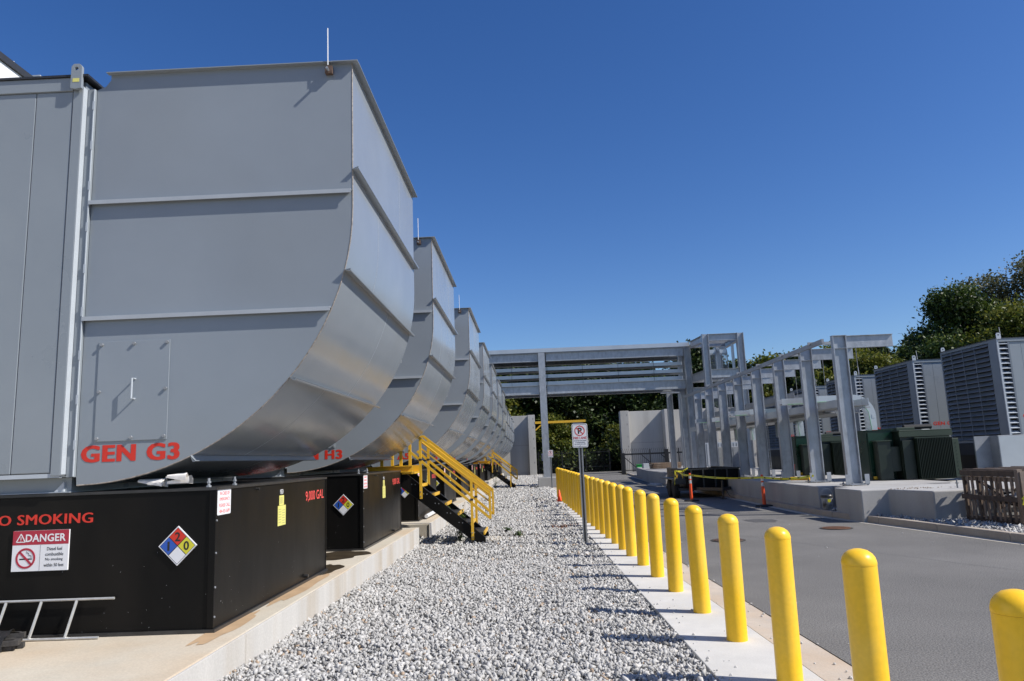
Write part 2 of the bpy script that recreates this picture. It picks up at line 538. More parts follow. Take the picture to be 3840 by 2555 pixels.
# concrete strip in slabs, gutter
Y = -4.0
k = 0
mbs = thing("concrete_strip", None, None)
del_keys = [q for q in mbs.keys()]
mbs["kind"] = 'structure'
while Y < 40.5:
    Y2 = min(Y + 3.05, 40.6)
    a, b = Y + 0.004, Y2 - 0.004
    MB().add([(gx(a), a, -0.1), (sx(a) - .006, a, -0.1), (sx(b) - .006, b, -0.1), (gx(b), b, -0.1),
              (gx(a), a, 0.012), (sx(a) - .006, a, 0.012), (sx(b) - .006, b, 0.012), (gx(b), b, 0.012)],
             [(0, 3, 2, 1), (4, 5, 6, 7), (0, 1, 5, 4), (1, 2, 6, 5), (2, 3, 7, 6), (3, 0, 4, 7)]).build("slab", CONC, mbs, bevel=0.006)
    Y = Y2
mbs = thing("gutter", None, None)
mbs["kind"] = 'structure'
Y = -4.0
while Y < 40.5:
    Y2 = min(Y + 3.05, 40.6)
    a, b = Y + 0.003, Y2 - 0.003
    MB().add([(sx(a) + .004, a, -0.1), (ax(a) - .004, a, -0.1), (ax(b) - .004, b, -0.1), (sx(b) + .004, b, -0.1),
              (sx(a) + .004, a, 0.006), (ax(a) - .004, a, -0.004), (ax(b) - .004, b, -0.004), (sx(b) + .004, b, 0.006)],
             [(0, 3, 2, 1), (4, 5, 6, 7), (0, 1, 5, 4), (1, 2, 6, 5), (2, 3, 7, 6), (3, 0, 4, 7)]).build("gutter_slab", GUT, mbs, bevel=0.004)
    Y = Y2
struct("joint_bed", MB().add([(gx(-5) + .01, -5, -0.05), (ax(-5), -5, -0.05), (ax(41), 41, -0.05), (gx(41) + .01, 41, -0.05)], [(0, 1, 2, 3)]), mat("joint_dirt", (0.03, 0.028, 0.025), 0.95))
# right kerb in cast segments
kb = thing("kerb", None, None)
kb["kind"] = 'structure'
Y = 2.0
while Y < 60:
    L_ = 1.72 if Y < 36 else 3.4
    a, b = Y, Y + L_ - 0.014
    mbk = MB()
    for (o0, o1, zb, zt) in ((-0.0, 0.16, -0.1, 0.14),):
        mbk.add([(kx(a) + o0, a, zb), (kx(a) + o1, a, zb), (kx(b) + o1, b, zb), (kx(b) + o0, b, zb),
                 (kx(a) + o0 + .015, a, zt), (kx(a) + o1, a, zt), (kx(b) + o1, b, zt), (kx(b) + o0 + .015, b, zt)],
                [(0, 3, 2, 1), (4, 5, 6, 7), (0, 1, 5, 4), (1, 2, 6, 5), (2, 3, 7, 6), (3, 0, 4, 7)])
    if not (18.5 < Y + L_ / 2 < 19.9):
        mbk.build("kerb_segment", KERB, kb, bevel=0.015)
    MB().add([(kx(a) - .16, a, -.1), (kx(a) - .004, a, -.1), (kx(b) - .004, b, -.1), (kx(b) - .16, b, -.1),
              (kx(a) - .16, a, .004), (kx(a) - .004, a, .006), (kx(b) - .004, b, .006), (kx(b) - .16, b, .004)],
             [(0, 3, 2, 1), (4, 5, 6, 7), (0, 1, 5, 4), (1, 2, 6, 5), (2, 3, 7, 6), (3, 0, 4, 7)]).build("gutter_pan", KERBT, kb)
    Y += L_
# catch basin mouth where the kerb drops
t = thing("storm_drain_inlet", "dark curb inlet of the storm drain with rusty frame below the paint bucket", "storm drain", (6.86, 19.2, 0))
MB().box(0.0, 0.3, -0.75, 0.75, 0.115, 0.16).build("cover_slab", KERB, t, bevel=0.01)
MB().box(0.02, 0.05, -0.7, 0.7, 0.085, 0.115).build("frame", RUSTD, t)
MB().box(0.2, 0.22, -0.7, 0.7, -0.1, 0.115).build("throat", DARK, t)
# generator pads on the left
def pad(Y0, Y1, x1=-2.33, zt=0.335, wedge=True):
    mb = MB().box(-18, x1, Y0, Y1, -0.1, zt)
    o = struct("concrete_pad", mb, CONCT, bevel=0.025)
    return o
pads = []
def pad2(Y0, Y1, x1, zt):
    struct("concrete_pad", MB().box(-18, x1 - 0.022, Y0 + .02, Y1 - .02, -0.1, zt), CONCT, bevel=0.012)
    # formed side face, cast in bays
    hd = thing("pad_side", None, None); hd["kind"] = 'structure'
    n_ = max(1, round((Y1 - Y0) / 3.0))
    for i in range(n_):
        a = Y0 + (Y1 - Y0) * i / n_; b = Y0 + (Y1 - Y0) * (i + 1) / n_
        MB().box(x1 - 0.021, x1, a + .003, b - .003, -0.1, zt - 0.004).build("side_panel", CONCS, hd, bevel=0.003)
pad2(-6, 15.1, -2.33, 0.335)
pad2(16.3, 41.9, -2.28, 0.300)
pad2(46.5, 71.9, -2.75, 0.30)
# right yard gravel bed and slab under the equipment
mb = MB()
vs, fs = [], []
yy = [2, 5, 8, 12.03, 14.9, 16.9, 18.2, 21, 25, 34, 37, 46, 58, 66]
for i, Y in enumerate(yy):
    vs += [(kx(Y) + 0.15, Y, 0.105), (60, Y, 0.105)]
    if i: fs.append((2 * i - 2, 2 * i - 1, 2 * i + 1, 2 * i))
struct("yard_gravel_bed", MB().add(vs, fs), GRAVB)
struct("gravel_bed", MB().add([(-2.6, -6, -0.035), (gx(-6) + .02, -6, -0.035), (gx(41) + .02, 41, -0.035), (0.95, 41, -.035), (0.95, 72.2, -.035), (-3.2, 72.2, -.035)], [(0, 1, 2, 3, 4, 5)]), GRAVB)

# the bed banks up gently against the first pad
V_, F_ = [], []
bx_ = [-2.345, -2.2, -1.4, -.6]
by_ = [-6, 0, 4.5, 7, 9.5, 12, 14.5]
for y in by_:
    for x in bx_: V_.append((x, y, -.034 + 0.0135 * min(10, 14.5 - y) * min(1, max(0, (-x - .6) / 1.6))))
for j in range(len(by_) - 1):
    for i in range(3): F_.append((j * 4 + i, j * 4 + i + 1, j * 4 + i + 5, j * 4 + i + 4))
struct("gravel_bank", MB().add(V_, F_), GRAVB)

# ---- gravel stones (nobody could count them)
def stones(name, X0f, X1f, Y0, Y1, count, size, sub, z0=-0.03, zr=0.03, seed=1, holes=()):
    rg = np.random.default_rng(seed)
    # bias the density towards the near end
    u = rg.random(count)
    Ys = Y0 + (Y1 - Y0) * u
    x0 = np.array([X0f(y) for y in Ys]); x1 = np.array([X1f(y) for y in Ys])
    Xs = x0 + (x1 - x0) * rg.random(count)
    keep = np.ones(count, bool)
    for hx0, hx1, hy0, hy1 in holes:
        keep &= ~((Xs > hx0) & (Xs < hx1) & (Ys > hy0) & (Ys < hy1))
    Xs, Ys = Xs[keep], Ys[keep]
    n_ = len(Xs)
    if sub:
        g = (1 + 5 ** .5) / 2
        base = np.array([(-1, g, 0), (1, g, 0), (-1, -g, 0), (1, -g, 0), (0, -1, g), (0, 1, g), (0, -1, -g), (0, 1, -g), (g, 0, -1), (g, 0, 1), (-g, 0, -1), (-g, 0, 1)]) / 1.9
        F = np.array([(0, 11, 5), (0, 5, 1), (0, 1, 7), (0, 7, 10), (0, 10, 11), (1, 5, 9), (5, 11, 4), (11, 10, 2), (10, 7, 6), (7, 1, 8), (3, 9, 4), (3, 4, 2), (3, 2, 6), (3, 6, 8), (3, 8, 9), (4, 9, 5), (2, 4, 11), (6, 2, 10), (8, 6, 7), (9, 8, 1)])
    else:
        base = np.array([(1, 0, 0), (-1, 0, 0), (0, 1, 0), (0, -1, 0), (0, 0, 1), (0, 0, -1)], float)
        F = np.array([(0, 2, 4), (2, 1, 4), (1, 3, 4), (3, 0, 4), (2, 0, 5), (1, 2, 5), (3, 1, 5), (0, 3, 5)])
    nb = len(base)
    q = rg.normal(size=(n_, 4)); q /= np.linalg.norm(q, axis=1)[:, None]
    a, b, c, d = q.T
    R_ = np.stack([np.stack([1 - 2 * (c * c + d * d), 2 * (b * c - a * d), 2 * (b * d + a * c)], 1),
                   np.stack([2 * (b * c + a * d), 1 - 2 * (b * b + d * d), 2 * (c * d - a * b)], 1),
                   np.stack([2 * (b * d - a * c), 2 * (c * d + a * b), 1 - 2 * (b * b + c * c)], 1)], 1)
    dims = size * (0.45 + 1.0 * rg.random((n_, 1)) ** 1.6) * np.stack([0.95 + .65 * rg.random(n_), 0.65 + .4 * rg.random(n_), 0.38 + .35 * rg.random(n_)], 1)
    jit = 1 + 0.36 * rg.normal(size=(n_, nb, 1)).clip(-1.4, 1.3)
    V = base[None] * jit * dims[:, None, :]
    V = np.einsum('nij,nkj->nki', R_, V)
    und = 0.018 * np.sin(Xs * 3.1 + Ys * 1.3) * np.sin(Ys * 2.3 - Xs) + 0.010 * np.sin(Xs * 9 + 2) * np.sin(Ys * 7.7)
    und = und + 0.0135 * np.clip(14.5 - Ys, 0, 10) * np.clip((-Xs - 0.6) / 1.6, 0, 1) * (Xs < 2)
    V[:, :, 0] += Xs[:, None]; V[:, :, 1] += Ys[:, None]
    V[:, :, 2] += (z0 + und + zr * rg.random(n_))[:, None]
    FF = (F[None] + (np.arange(n_) * nb)[:, None, None]).reshape(-1, 3)
    tn = np.clip(0.16 + rg.beta(2.4, 1.8, n_) * 0.66, 0, 0.78)
    tn[rg.random(n_) < 0.07] *= 0.35
    br = rg.random(n_) < 0.025
    tn[br] = 0.97
    tone = np.repeat(tn, len(F))
    o = npmesh(name, V.reshape(-1, 3), FF, STONE, tone)
    tag(o, None, None, kind='stuff')
    return o
tag(stones("gravel", lambda y: -2.42, lambda y: gx(y) - .005, 3.6, 12.5, 66000, 0.0182, True, seed=1),
    "crushed grey granite gravel between generator pads and bollard strip, nearest part", "gravel")
tag(stones("gravel", lambda y: -2.40 if y < 15 or y > 16.35 else -4.2, lambda y: gx(y) + (.0 if y < 15 else .22 * random.random() * random.random()), 12.5, 24, 32000, 0.028, False, z0=-0.028, seed=2,),
    "crushed grey granite gravel in the middle of the aisle beyond the sign", "gravel")
tag(stones("gravel", lambda y: -2.40, lambda y: (gx(y) + .3) if y < 40 else 0.9, 24, 72, 26000, 0.045, False, z0=-0.02, zr=.02, seed=3, holes=((0.3, 1.45, 41.3, 42.7),)),
    "crushed grey granite gravel at the far end of the aisle", "gravel")
tag(stones("gravel", lambda y: kx(y) + 0.18, lambda y: 13.0, 10.0, 17.8, 15000, 0.032, False, z0=0.105, zr=.025, seed=4, holes=((7.0, 13.0, 16.2, 17.5), (7.7, 13, 14.9, 17.0))),
    "pale gravel along the right kerb in front of the wooden crate", "gravel")
tag(stones("gravel", lambda y: kx(y) + 0.18, lambda y: 12.0, 17.3, 18.45, 2600, 0.032, False, z0=0.13, zr=.035, seed=5),
    "pale gravel heap under the bucket between two plinths", "gravel")

# ================================================================== FOLIAGE
def crown_mesh(name, lobes, per, leaf, ma, seed, parent, drop=0.0, clump=0.5):
    rg = np.random.default_rng(seed)
    P, T = [], []
    for (cx, cy, cz, rx, ry, rz_) in lobes:
        nclump = max(6, int(per * (rx * ry * rz_) ** (2 / 3)))
        d = rg.normal(size=(nclump, 3)); d /= np.linalg.norm(d, axis=1)[:, None]
        rad = 0.62 + 0.42 * rg.random((nclump, 1)) ** 0.7
        c = np.array([cx, cy, cz]) + d * rad * np.array([rx, ry, rz_])
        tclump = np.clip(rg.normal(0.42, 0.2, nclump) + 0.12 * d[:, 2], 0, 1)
        m_ = 16
        off = rg.normal(size=(nclump, m_, 3)) * clump * np.array([1, 1, .7])
        P.append((c[:, None] + off).reshape(-1, 3))
        T.append(np.repeat(tclump, m_))
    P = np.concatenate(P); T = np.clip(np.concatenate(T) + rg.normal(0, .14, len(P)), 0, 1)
    n_ = len(P)
    a = rg.normal(size=(n_, 3)); a /= np.linalg.norm(a, axis=1)[:, None]
    b = np.cross(a, rg.normal(size=(n_, 3))); b /= np.linalg.norm(b, axis=1)[:, None]
    s_ = leaf * (0.6 + 0.8 * rg.random((n_, 1)))
    V = np.stack([P - a * s_, P + b * s_ * .55, P + a * s_, P - b * s_ * .55], 1).reshape(-1, 3)
    F = np.arange(n_ * 4).reshape(-1, 4)
    return npmesh(name, V, F, ma, T, parent)

def make_tree(label, h, spread, ma, seed, group=None, leaf=0.2, per=26, base=0.2, open_=False, n=9, cat="tree", clump=0.5):
    rd = random.Random(seed)
    t = thing("broadleaf_tree", label, cat, (0, 0, 0), 0, group)
    mb = MB()
    tr = h * 0.016 + .06
    top = (rd.uniform(-.4, .4), rd.uniform(-.4, .4), h * 0.72)
    trunk = [(0, 0, -0.2), (top[0] * .3, top[1] * .3, h * .25), (top[0] * .7, top[1] * .7, h * .5), top]
    mb.tube(trunk, [tr, tr * .8, tr * .55, tr * .25], 7)
    lobes = []
    for i in range(n):
        f = (i + .5) / n
        z = h * (base + (0.93 - base) * f)
        ang = i * 2.4 + rd.uniform(-.5, .5)
        prof = math.sin(math.pi * min(1, 0.18 + f * 0.80)) ** 0.7
        rr = spread * prof * rd.uniform(.45, .75)
        cx, cy = math.cos(ang) * rr, math.sin(ang) * rr
        sz = spread * rd.uniform(.34, .52) * (0.7 + .3 * prof)
        lobes.append((cx, cy, z, sz, sz, sz * rd.uniform(.6, .85)))
        mb.tube([(top[0] * f * .8, top[1] * f * .8, z * .62), (cx * .5, cy * .5, z * .86), (cx, cy, z)], [tr * .4, tr * .22, tr * .08], 5)
    lobes.append((top[0], top[1], h * 0.9, spread * .4, spread * .4, h * .09))
    mb.build("trunk", BARK, t, smooth=True)
    crown_mesh("crown", lobes, per, leaf, ma, seed + 100, t, clump=clump)
    return t
BACK = "trees of the wood behind the concrete walls and the gate"
protos = []
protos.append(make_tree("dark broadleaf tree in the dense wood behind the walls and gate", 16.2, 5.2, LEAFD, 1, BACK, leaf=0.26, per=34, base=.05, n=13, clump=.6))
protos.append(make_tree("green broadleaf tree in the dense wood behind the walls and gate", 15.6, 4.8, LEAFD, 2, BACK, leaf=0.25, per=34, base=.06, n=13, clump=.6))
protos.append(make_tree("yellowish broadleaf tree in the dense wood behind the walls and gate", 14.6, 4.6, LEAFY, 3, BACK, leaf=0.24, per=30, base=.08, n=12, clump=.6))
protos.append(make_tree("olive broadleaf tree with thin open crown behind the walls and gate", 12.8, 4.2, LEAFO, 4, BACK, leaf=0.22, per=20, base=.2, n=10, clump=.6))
index_kids()
spots = [(1, 5, 84, .98), (0, -3, 86, 1.0), (2, -4.6, 80, .92), (0, 8.5, 86, .97), (1, 12.2, 85, .98), (0, 1.5, 82, .95), (3, 17.4, 97, .95), (1, 21.0, 91, 1.0), (0, -12, 88, 1.0),
         (1, -8, 92, 1.02), (0, 25.5, 90, .80), (2, 29, 88, .92), (1, 32.5, 87, .86), (2, 37, 86, .98), (1, 41, 88, .92), (0, 46, 84, .9), (0, 10.3, 96, .92), (0, -1, 98, 1.0), (1, 3.5, 97, 1.0),
         (0, -18, 90, 1.1), (0, 54, 86, 1.0), (0, 60, 84, 1.0), (2, 2.0, 79, .55), (2, 9.5, 79.5, .42)]
usedp = set()
DL = [q["label"] for q in protos]
TL = {2: "yellowish tree left of the bridge column, behind the end of the left concrete wall", 3: "dark tree filling the gap above the black gate right of the sign",
      4: "green tree rising just left of the right concrete wall", 6: "thin open-crowned tree with sky gaps above the right concrete wall",
      7: "green tree topping out above the bridge's right end beside the tower", 22: "low yellow-green tree directly right of the left concrete wall", 23: "low yellowish bush-like tree in the dark behind the gate's right half",
      11: "yellow-green tree behind the middle of the galvanised frames", 12: "green tree right of the tower behind the frames"}
for i, (k, X, Y, s) in enumerate(spots):
    if k in usedp: o = copy_tree(protos[k])
    else: o = protos[k]; usedp.add(k)
    o.location = (X, Y, -.1)
    o.rotation_euler = (0, 0, i * 1.7)
    o["label"] = TL.get(i, DL[k])
    o.scale = (s * random.uniform(.92, 1.1), s * random.uniform(.92, 1.1), s * (.80 if X < 16 else .95))
# undergrowth at the wood's edge
rg_l = [(x, 77.5 + random.uniform(-1, 2.5), random.uniform(.6, 2.6), 2.0, 1.4, random.uniform(1.2, 2.4)) for x in np.arange(-12, 30, 1.7)]
o = crown_mesh("undergrowth", rg_l, 26, 0.2, LEAFD, 77, None, clump=.5)
tag(o, "dark undergrowth filling the wood's edge behind the black fence", "undergrowth", kind='stuff')
# right side trees above the louvred generators
RT = [("tall dark green tree with rounded crown at the left end of the right-hand trees", 12.9, 4.0, LEAFM, 21, (32.0, 54), .12, 85),
      ("tall brownish open-crowned tree at the far right above the louvred enclosures", 15.7, 6.2, LEAFO, 22, (39.9, 55), .11, 36),
      ("olive-brown tree between the dark rounded tree and the tallest tree at right", 14.4, 4.8, LEAFO, 23, (36.2, 57), .11, 40),
      ("low yellow-green tree just above the nearest louvred enclosure at right", 10.6, 4.2, LEAFY, 24, (33.5, 50), .12, 75),
      ("green tree low behind the two nearest louvred enclosures", 8.6, 3.8, LEAFM, 25, (29.5, 51), .12, 80),
      ("yellow-green tree behind the arm of the nearest galvanised frame", 9.6, 4.4, LEAFY, 26, (31.5, 67), .13, 75),
      ("mid-green tree right of the yellow-green one behind the galvanised frames", 10.6, 4.0, LEAFM, 27, (36.0, 68), .13, 70),
      ("dark tree at the right frame edge under the tallest crown", 11.5, 5.0, LEAFD, 28, (38.5, 50), .13, 70)]
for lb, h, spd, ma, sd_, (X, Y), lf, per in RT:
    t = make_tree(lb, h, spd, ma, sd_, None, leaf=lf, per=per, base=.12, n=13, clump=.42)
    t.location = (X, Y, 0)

# ================================================================== FAR WALLS, GATE, FENCE
def wall_thing(name, label, x0, x1, Y, H, th, pil, joints=(), matw=CONCW):
    t = thing(name, label, "wall", ((x0 + x1) / 2, Y, 0))
    cx = (x0 + x1) / 2
    MB().box(x0 - cx, x1 - cx, 0, th, 0, H).build("wall_face", matw, t, bevel=0.02)
    for (a, b, dp) in pil:
        MB().box(a - cx, b - cx, -dp, -0.003, 0, H + .02).build("pilaster", matw, t, bevel=0.02)
    mt = MB()
    for (a, b, dp) in pil:
        for z in (H - .35, H - 1.2, H - 2.3, H - 3.2, 1.2):
            mt.box(b - cx - .22, b - cx - .14, -dp - .004, -dp - .001, z - .09, z + .07)
    mt.build("tie_hole_patch", mat("dark_patch_mortar", (0.25, 0.245, 0.23), .9, 0, .3, 8), t)
    mj = MB()
    for z in joints: mj.box(x0 - cx, x1 - cx, -0.006, 0.0, z - .012, z + .012)
    if joints: mj.build("form_joint", mat("joint_shadowless_grout", (0.22, 0.21, 0.2), .9), t)
    return t
wall_thing("concrete_wall", "tall grey concrete wall ending behind the left generator row", -6.5, 0.42, 72.6, 5.80, 0.35, [(-0.22, 0.46, 0.6)], (2.9,))
wall_thing("concrete_wall", "tall grey concrete wall right of the black gate", 8.25, 20.5, 68.0, 5.54, 0.35, [(8.22, 9.0, 0.9), (12.15, 12.75, 1.3), (16.3, 16.9, 1.3)], (2.65,))
wall_thing("concrete_wall", "grey concrete return wall far behind the galvanised tower", 20.6, 33, 69.5, 5.4, 0.35, [(24.2, 24.8, 1.0)], (2.65,))
# yellow beam with brace on the left wall's end
t = thing("yellow_jib_beam", "yellow steel beam with diagonal brace projecting from the left concrete wall", "beam", (0.47, 72.1, 0))
MB().box(0, 4.95, -.12, .12, 4.93, 5.15).build("beam", YELS, t)
MB().bar((0.02, 0, 4.3), (0.72, 0, 4.93), .14, .12).build("brace", YELS, t)
MB().box(3.7, 4.7, -.06, .06, 4.78, 4.92).build("trolley", GALVD, t)
# black gate and fences
def fence(label, x0, x1, Y, H, sp=0.12, curved=False, cat="fence", rails=(0.25, 1.6), posts=2.4, name="picket_fence"):
    t = thing(name, label, cat, ((x0 + x1) / 2, Y, 0))
    cx = (x0 + x1) / 2
    mb = MB()
    x = x0
    while x < x1:
        if curved: mb.tube([(x - cx, 0, .1), (x - cx, 0, H * .72), (x - cx + .05, -.02, H * .86), (x - cx - .03, -.1, H)], .012, 4)
        else: mb.box(x - cx - .012, x - cx + .012, -.012, .012, .08, H)
        x += sp
    tag(mb.build("pickets", BLKST, t), kind='stuff')
    for z in rails: MB().box(x0 - cx, x1 - cx, -.05, -.013, z - .03, z + .03).build("rail", BLKST, t)
    x = x0
    while x <= x1 + .01:
        MB().box(x - cx - .045, x - cx + .045, -.14, -.051, 0, H - .1).build("post", BLKST, t)
        x += posts
    return t
fence("black picket gate panel closing the road between the two concrete walls", 0.7, 8.0, 75.5, 2.3, .13, cat="gate", name="picket_gate", rails=(.55, 2.0))
fence("black picket fence continuing behind the left concrete wall's end", -5, 0.6, 76.2, 2.3, .13, rails=(.3, 2.0))
fence("black picket fence with curved tips in front of the right concrete wall", 7.55, 14.5, 62.5, 2.1, .16, True, rails=(.3, 1.6))
t = thing("sliding_gate_frame", "black gate rail with diagonal struts standing before the right concrete wall", "gate", (7.4, 61.5, 0))
MB().box(0, 5.4, -.05, .05, 1.58, 1.70).build("top_rail", BLKST, t)
for i in range(3): MB().bar((.1 + i * 1.6, 0, 1.55), (1.5 + i * 1.6, 0, .25), .06, .06).build("strut", BLKST, t)
MB().box(.0, .28, -.3, .3, 0, 1.75).build("post", BLKST, t)
MB().box(3.6, 3.9, -.2, .1, 0, 1.95).build("post", BLKST, t)
MB().box(3.95, 4.2, -.22, -.20, .75, 1.1).build("notice", WHITE, t)
# green bin, grey transformer box, pallets on the far plinth
t = thing("green_utility_box", "small bright green box beside the far end of the plinth", "box", (8.5, 58.4, 0))
MB().box(-.3, .35, -.3, .3, 0, .78).build("body", BRIGHTG, t, bevel=.02)
MB().box(-.33, .38, -.33, .33, .785, .83).build("lid", BRIGHTG, t, bevel=.01)
t = thing("electrical_box", "light grey electrical cabinet standing on the far plinth", "cabinet", (7.75, 50.2, .62))
MB().box(-.3, .3, -.3, .3, 0, .36).build("body", CONTL, t, bevel=.01)
MB().box(-.27, .27, -.315, -.302, .03, .33).build("door", CONTL, t)
for i in range(4):
    t = thing("wooden_pallet", f"weathered wooden pallet, {ORD[i]} from the bottom of the stack on the far plinth", "pallet", (8.5, 47.6, .62 + i * .105), .03 * i, "pallets stacked on the far plinth")
    for k in range(6): MB().box(-.9, .9, -.6 + k * .21, -.5 + k * .21, .075, .095).build("deck_board", WOOD, t)
    for k in range(3): MB().box(-.9, .9, -.6 + k * .55, -.52 + k * .55, 0, .074).build("stringer", WOOD, t)
# blue grey container boxes, rusty container glimpsed behind the columns
t = thing("rusty_container", "rust-streaked white corrugated container end glimpsed between the columns", "container", (12.9, 55, 0))
for k in range(14): MB().box(-.35 + k * .22, -.2 + k * .22, 0, .06, .2, 2.2).build("corrugation", RUST if k in (0, 3) else CONTL, t)
MB().box(-.4, 2.9, .07, 2.4, .15, 2.25).build("body", CONTL, t)
t = thing("grey_utility_cabinet", "tall blue-grey steel cabinet behind the row of columns, left one", "cabinet", (10.9, 50, .1))
MB().box(-.5, .7, 0, 1, 0, 1.7).build("body", LOUV, t, bevel=.02)
MB().box(-.45, .08, -.02, -.003, .1, 1.6).build("door", LOUV, t)
t = thing("grey_utility_cabinet", "wide galvanised cabinet behind the columns, right of the rusty container", "cabinet", (11.9, 44, .1))
MB().box(-.9, .9, 0, 1, 0, 1.75).build("body", GALVD, t, bevel=.02)
MB().box(-.85, -.02, -.02, -.003, .1, 1.65).build("door", GALVD, t)
MB().box(.02, .85, -.02, -.003, .1, 1.65).build("door", GALVD, t)

# ================================================================== LEFT GENERATORS
def hood_outline():
    pts = [(-2.215, 3.745), (0, 3.745)]
    c, R_ = (-2.33, 2.385), 2.33
    for k in range(0, 25):
        a = math.radians(90 * k / 24)
        pts.append((c[0] + R_ * math.cos(a), c[1] - R_ * math.sin(a)))
    pts += [(-2.335, 0.12), (-2.335, 3.60), (-2.26, 3.63), (-2.215, 3.69)]
    return pts
def arc(z0, z1, n_=8):
    """front face points from z0 down to z1 (local z)"""
    c, R_ = (-2.33, 2.385), 2.33
    out = []
    for i in range(n_ + 1):
        z = z0 + (z1 - z0) * i / n_
        if z >= c[1]: out.append((0.0, z))
        else:
            dz = min(R_, c[1] - z)
            out.append((c[0] + math.sqrt(max(0, R_ * R_ - dz * dz)), z))
    return out
def arc_ang(a0, a1, n_=8):
    c, R_ = (-2.33, 2.385), 2.33
    return [(c[0] + R_ * math.cos(math.radians(a0 + (a1 - a0) * i / n_)), c[1] - R_ * math.sin(math.radians(a0 + (a1 - a0) * i / n_))) for i in range(n_ + 1)]
W = 3.42
def sheet(pts, y0, y1, th):
    mb = MB()
    n_ = len(pts)
    nr = []
    for i in range(n_):
        a = Vector(pts[max(0, i - 1)]); b = Vector(pts[min(n_ - 1, i + 1)])
        d = (b - a).normalized()
        nr.append(Vector((-d.y, d.x)))      # outward for top->down walk
    vs = []
    for i, q in enumerate(pts):
        o = Vector(q) - nr[i] * th if True else q
        for y in (y0, y1):
            vs.append((q[0], y, q[1])); vs.append((o.x, y, o.y))
    fs = []
    for i in range(n_ - 1):
        a, b = 4 * i, 4 * (i + 1)
        fs += [(a, a + 2, b + 2, b), (a + 1, b + 1, b + 3, a + 3), (a, b, b + 1, a + 1), (a + 2, a + 3, b + 3, b + 2)]
    fs += [(0, 1, 3, 2), (4 * n_ - 4, 4 * n_ - 2, 4 * n_ - 1, 4 * n_ - 3)]
    mb.add(vs, fs)
    return mb

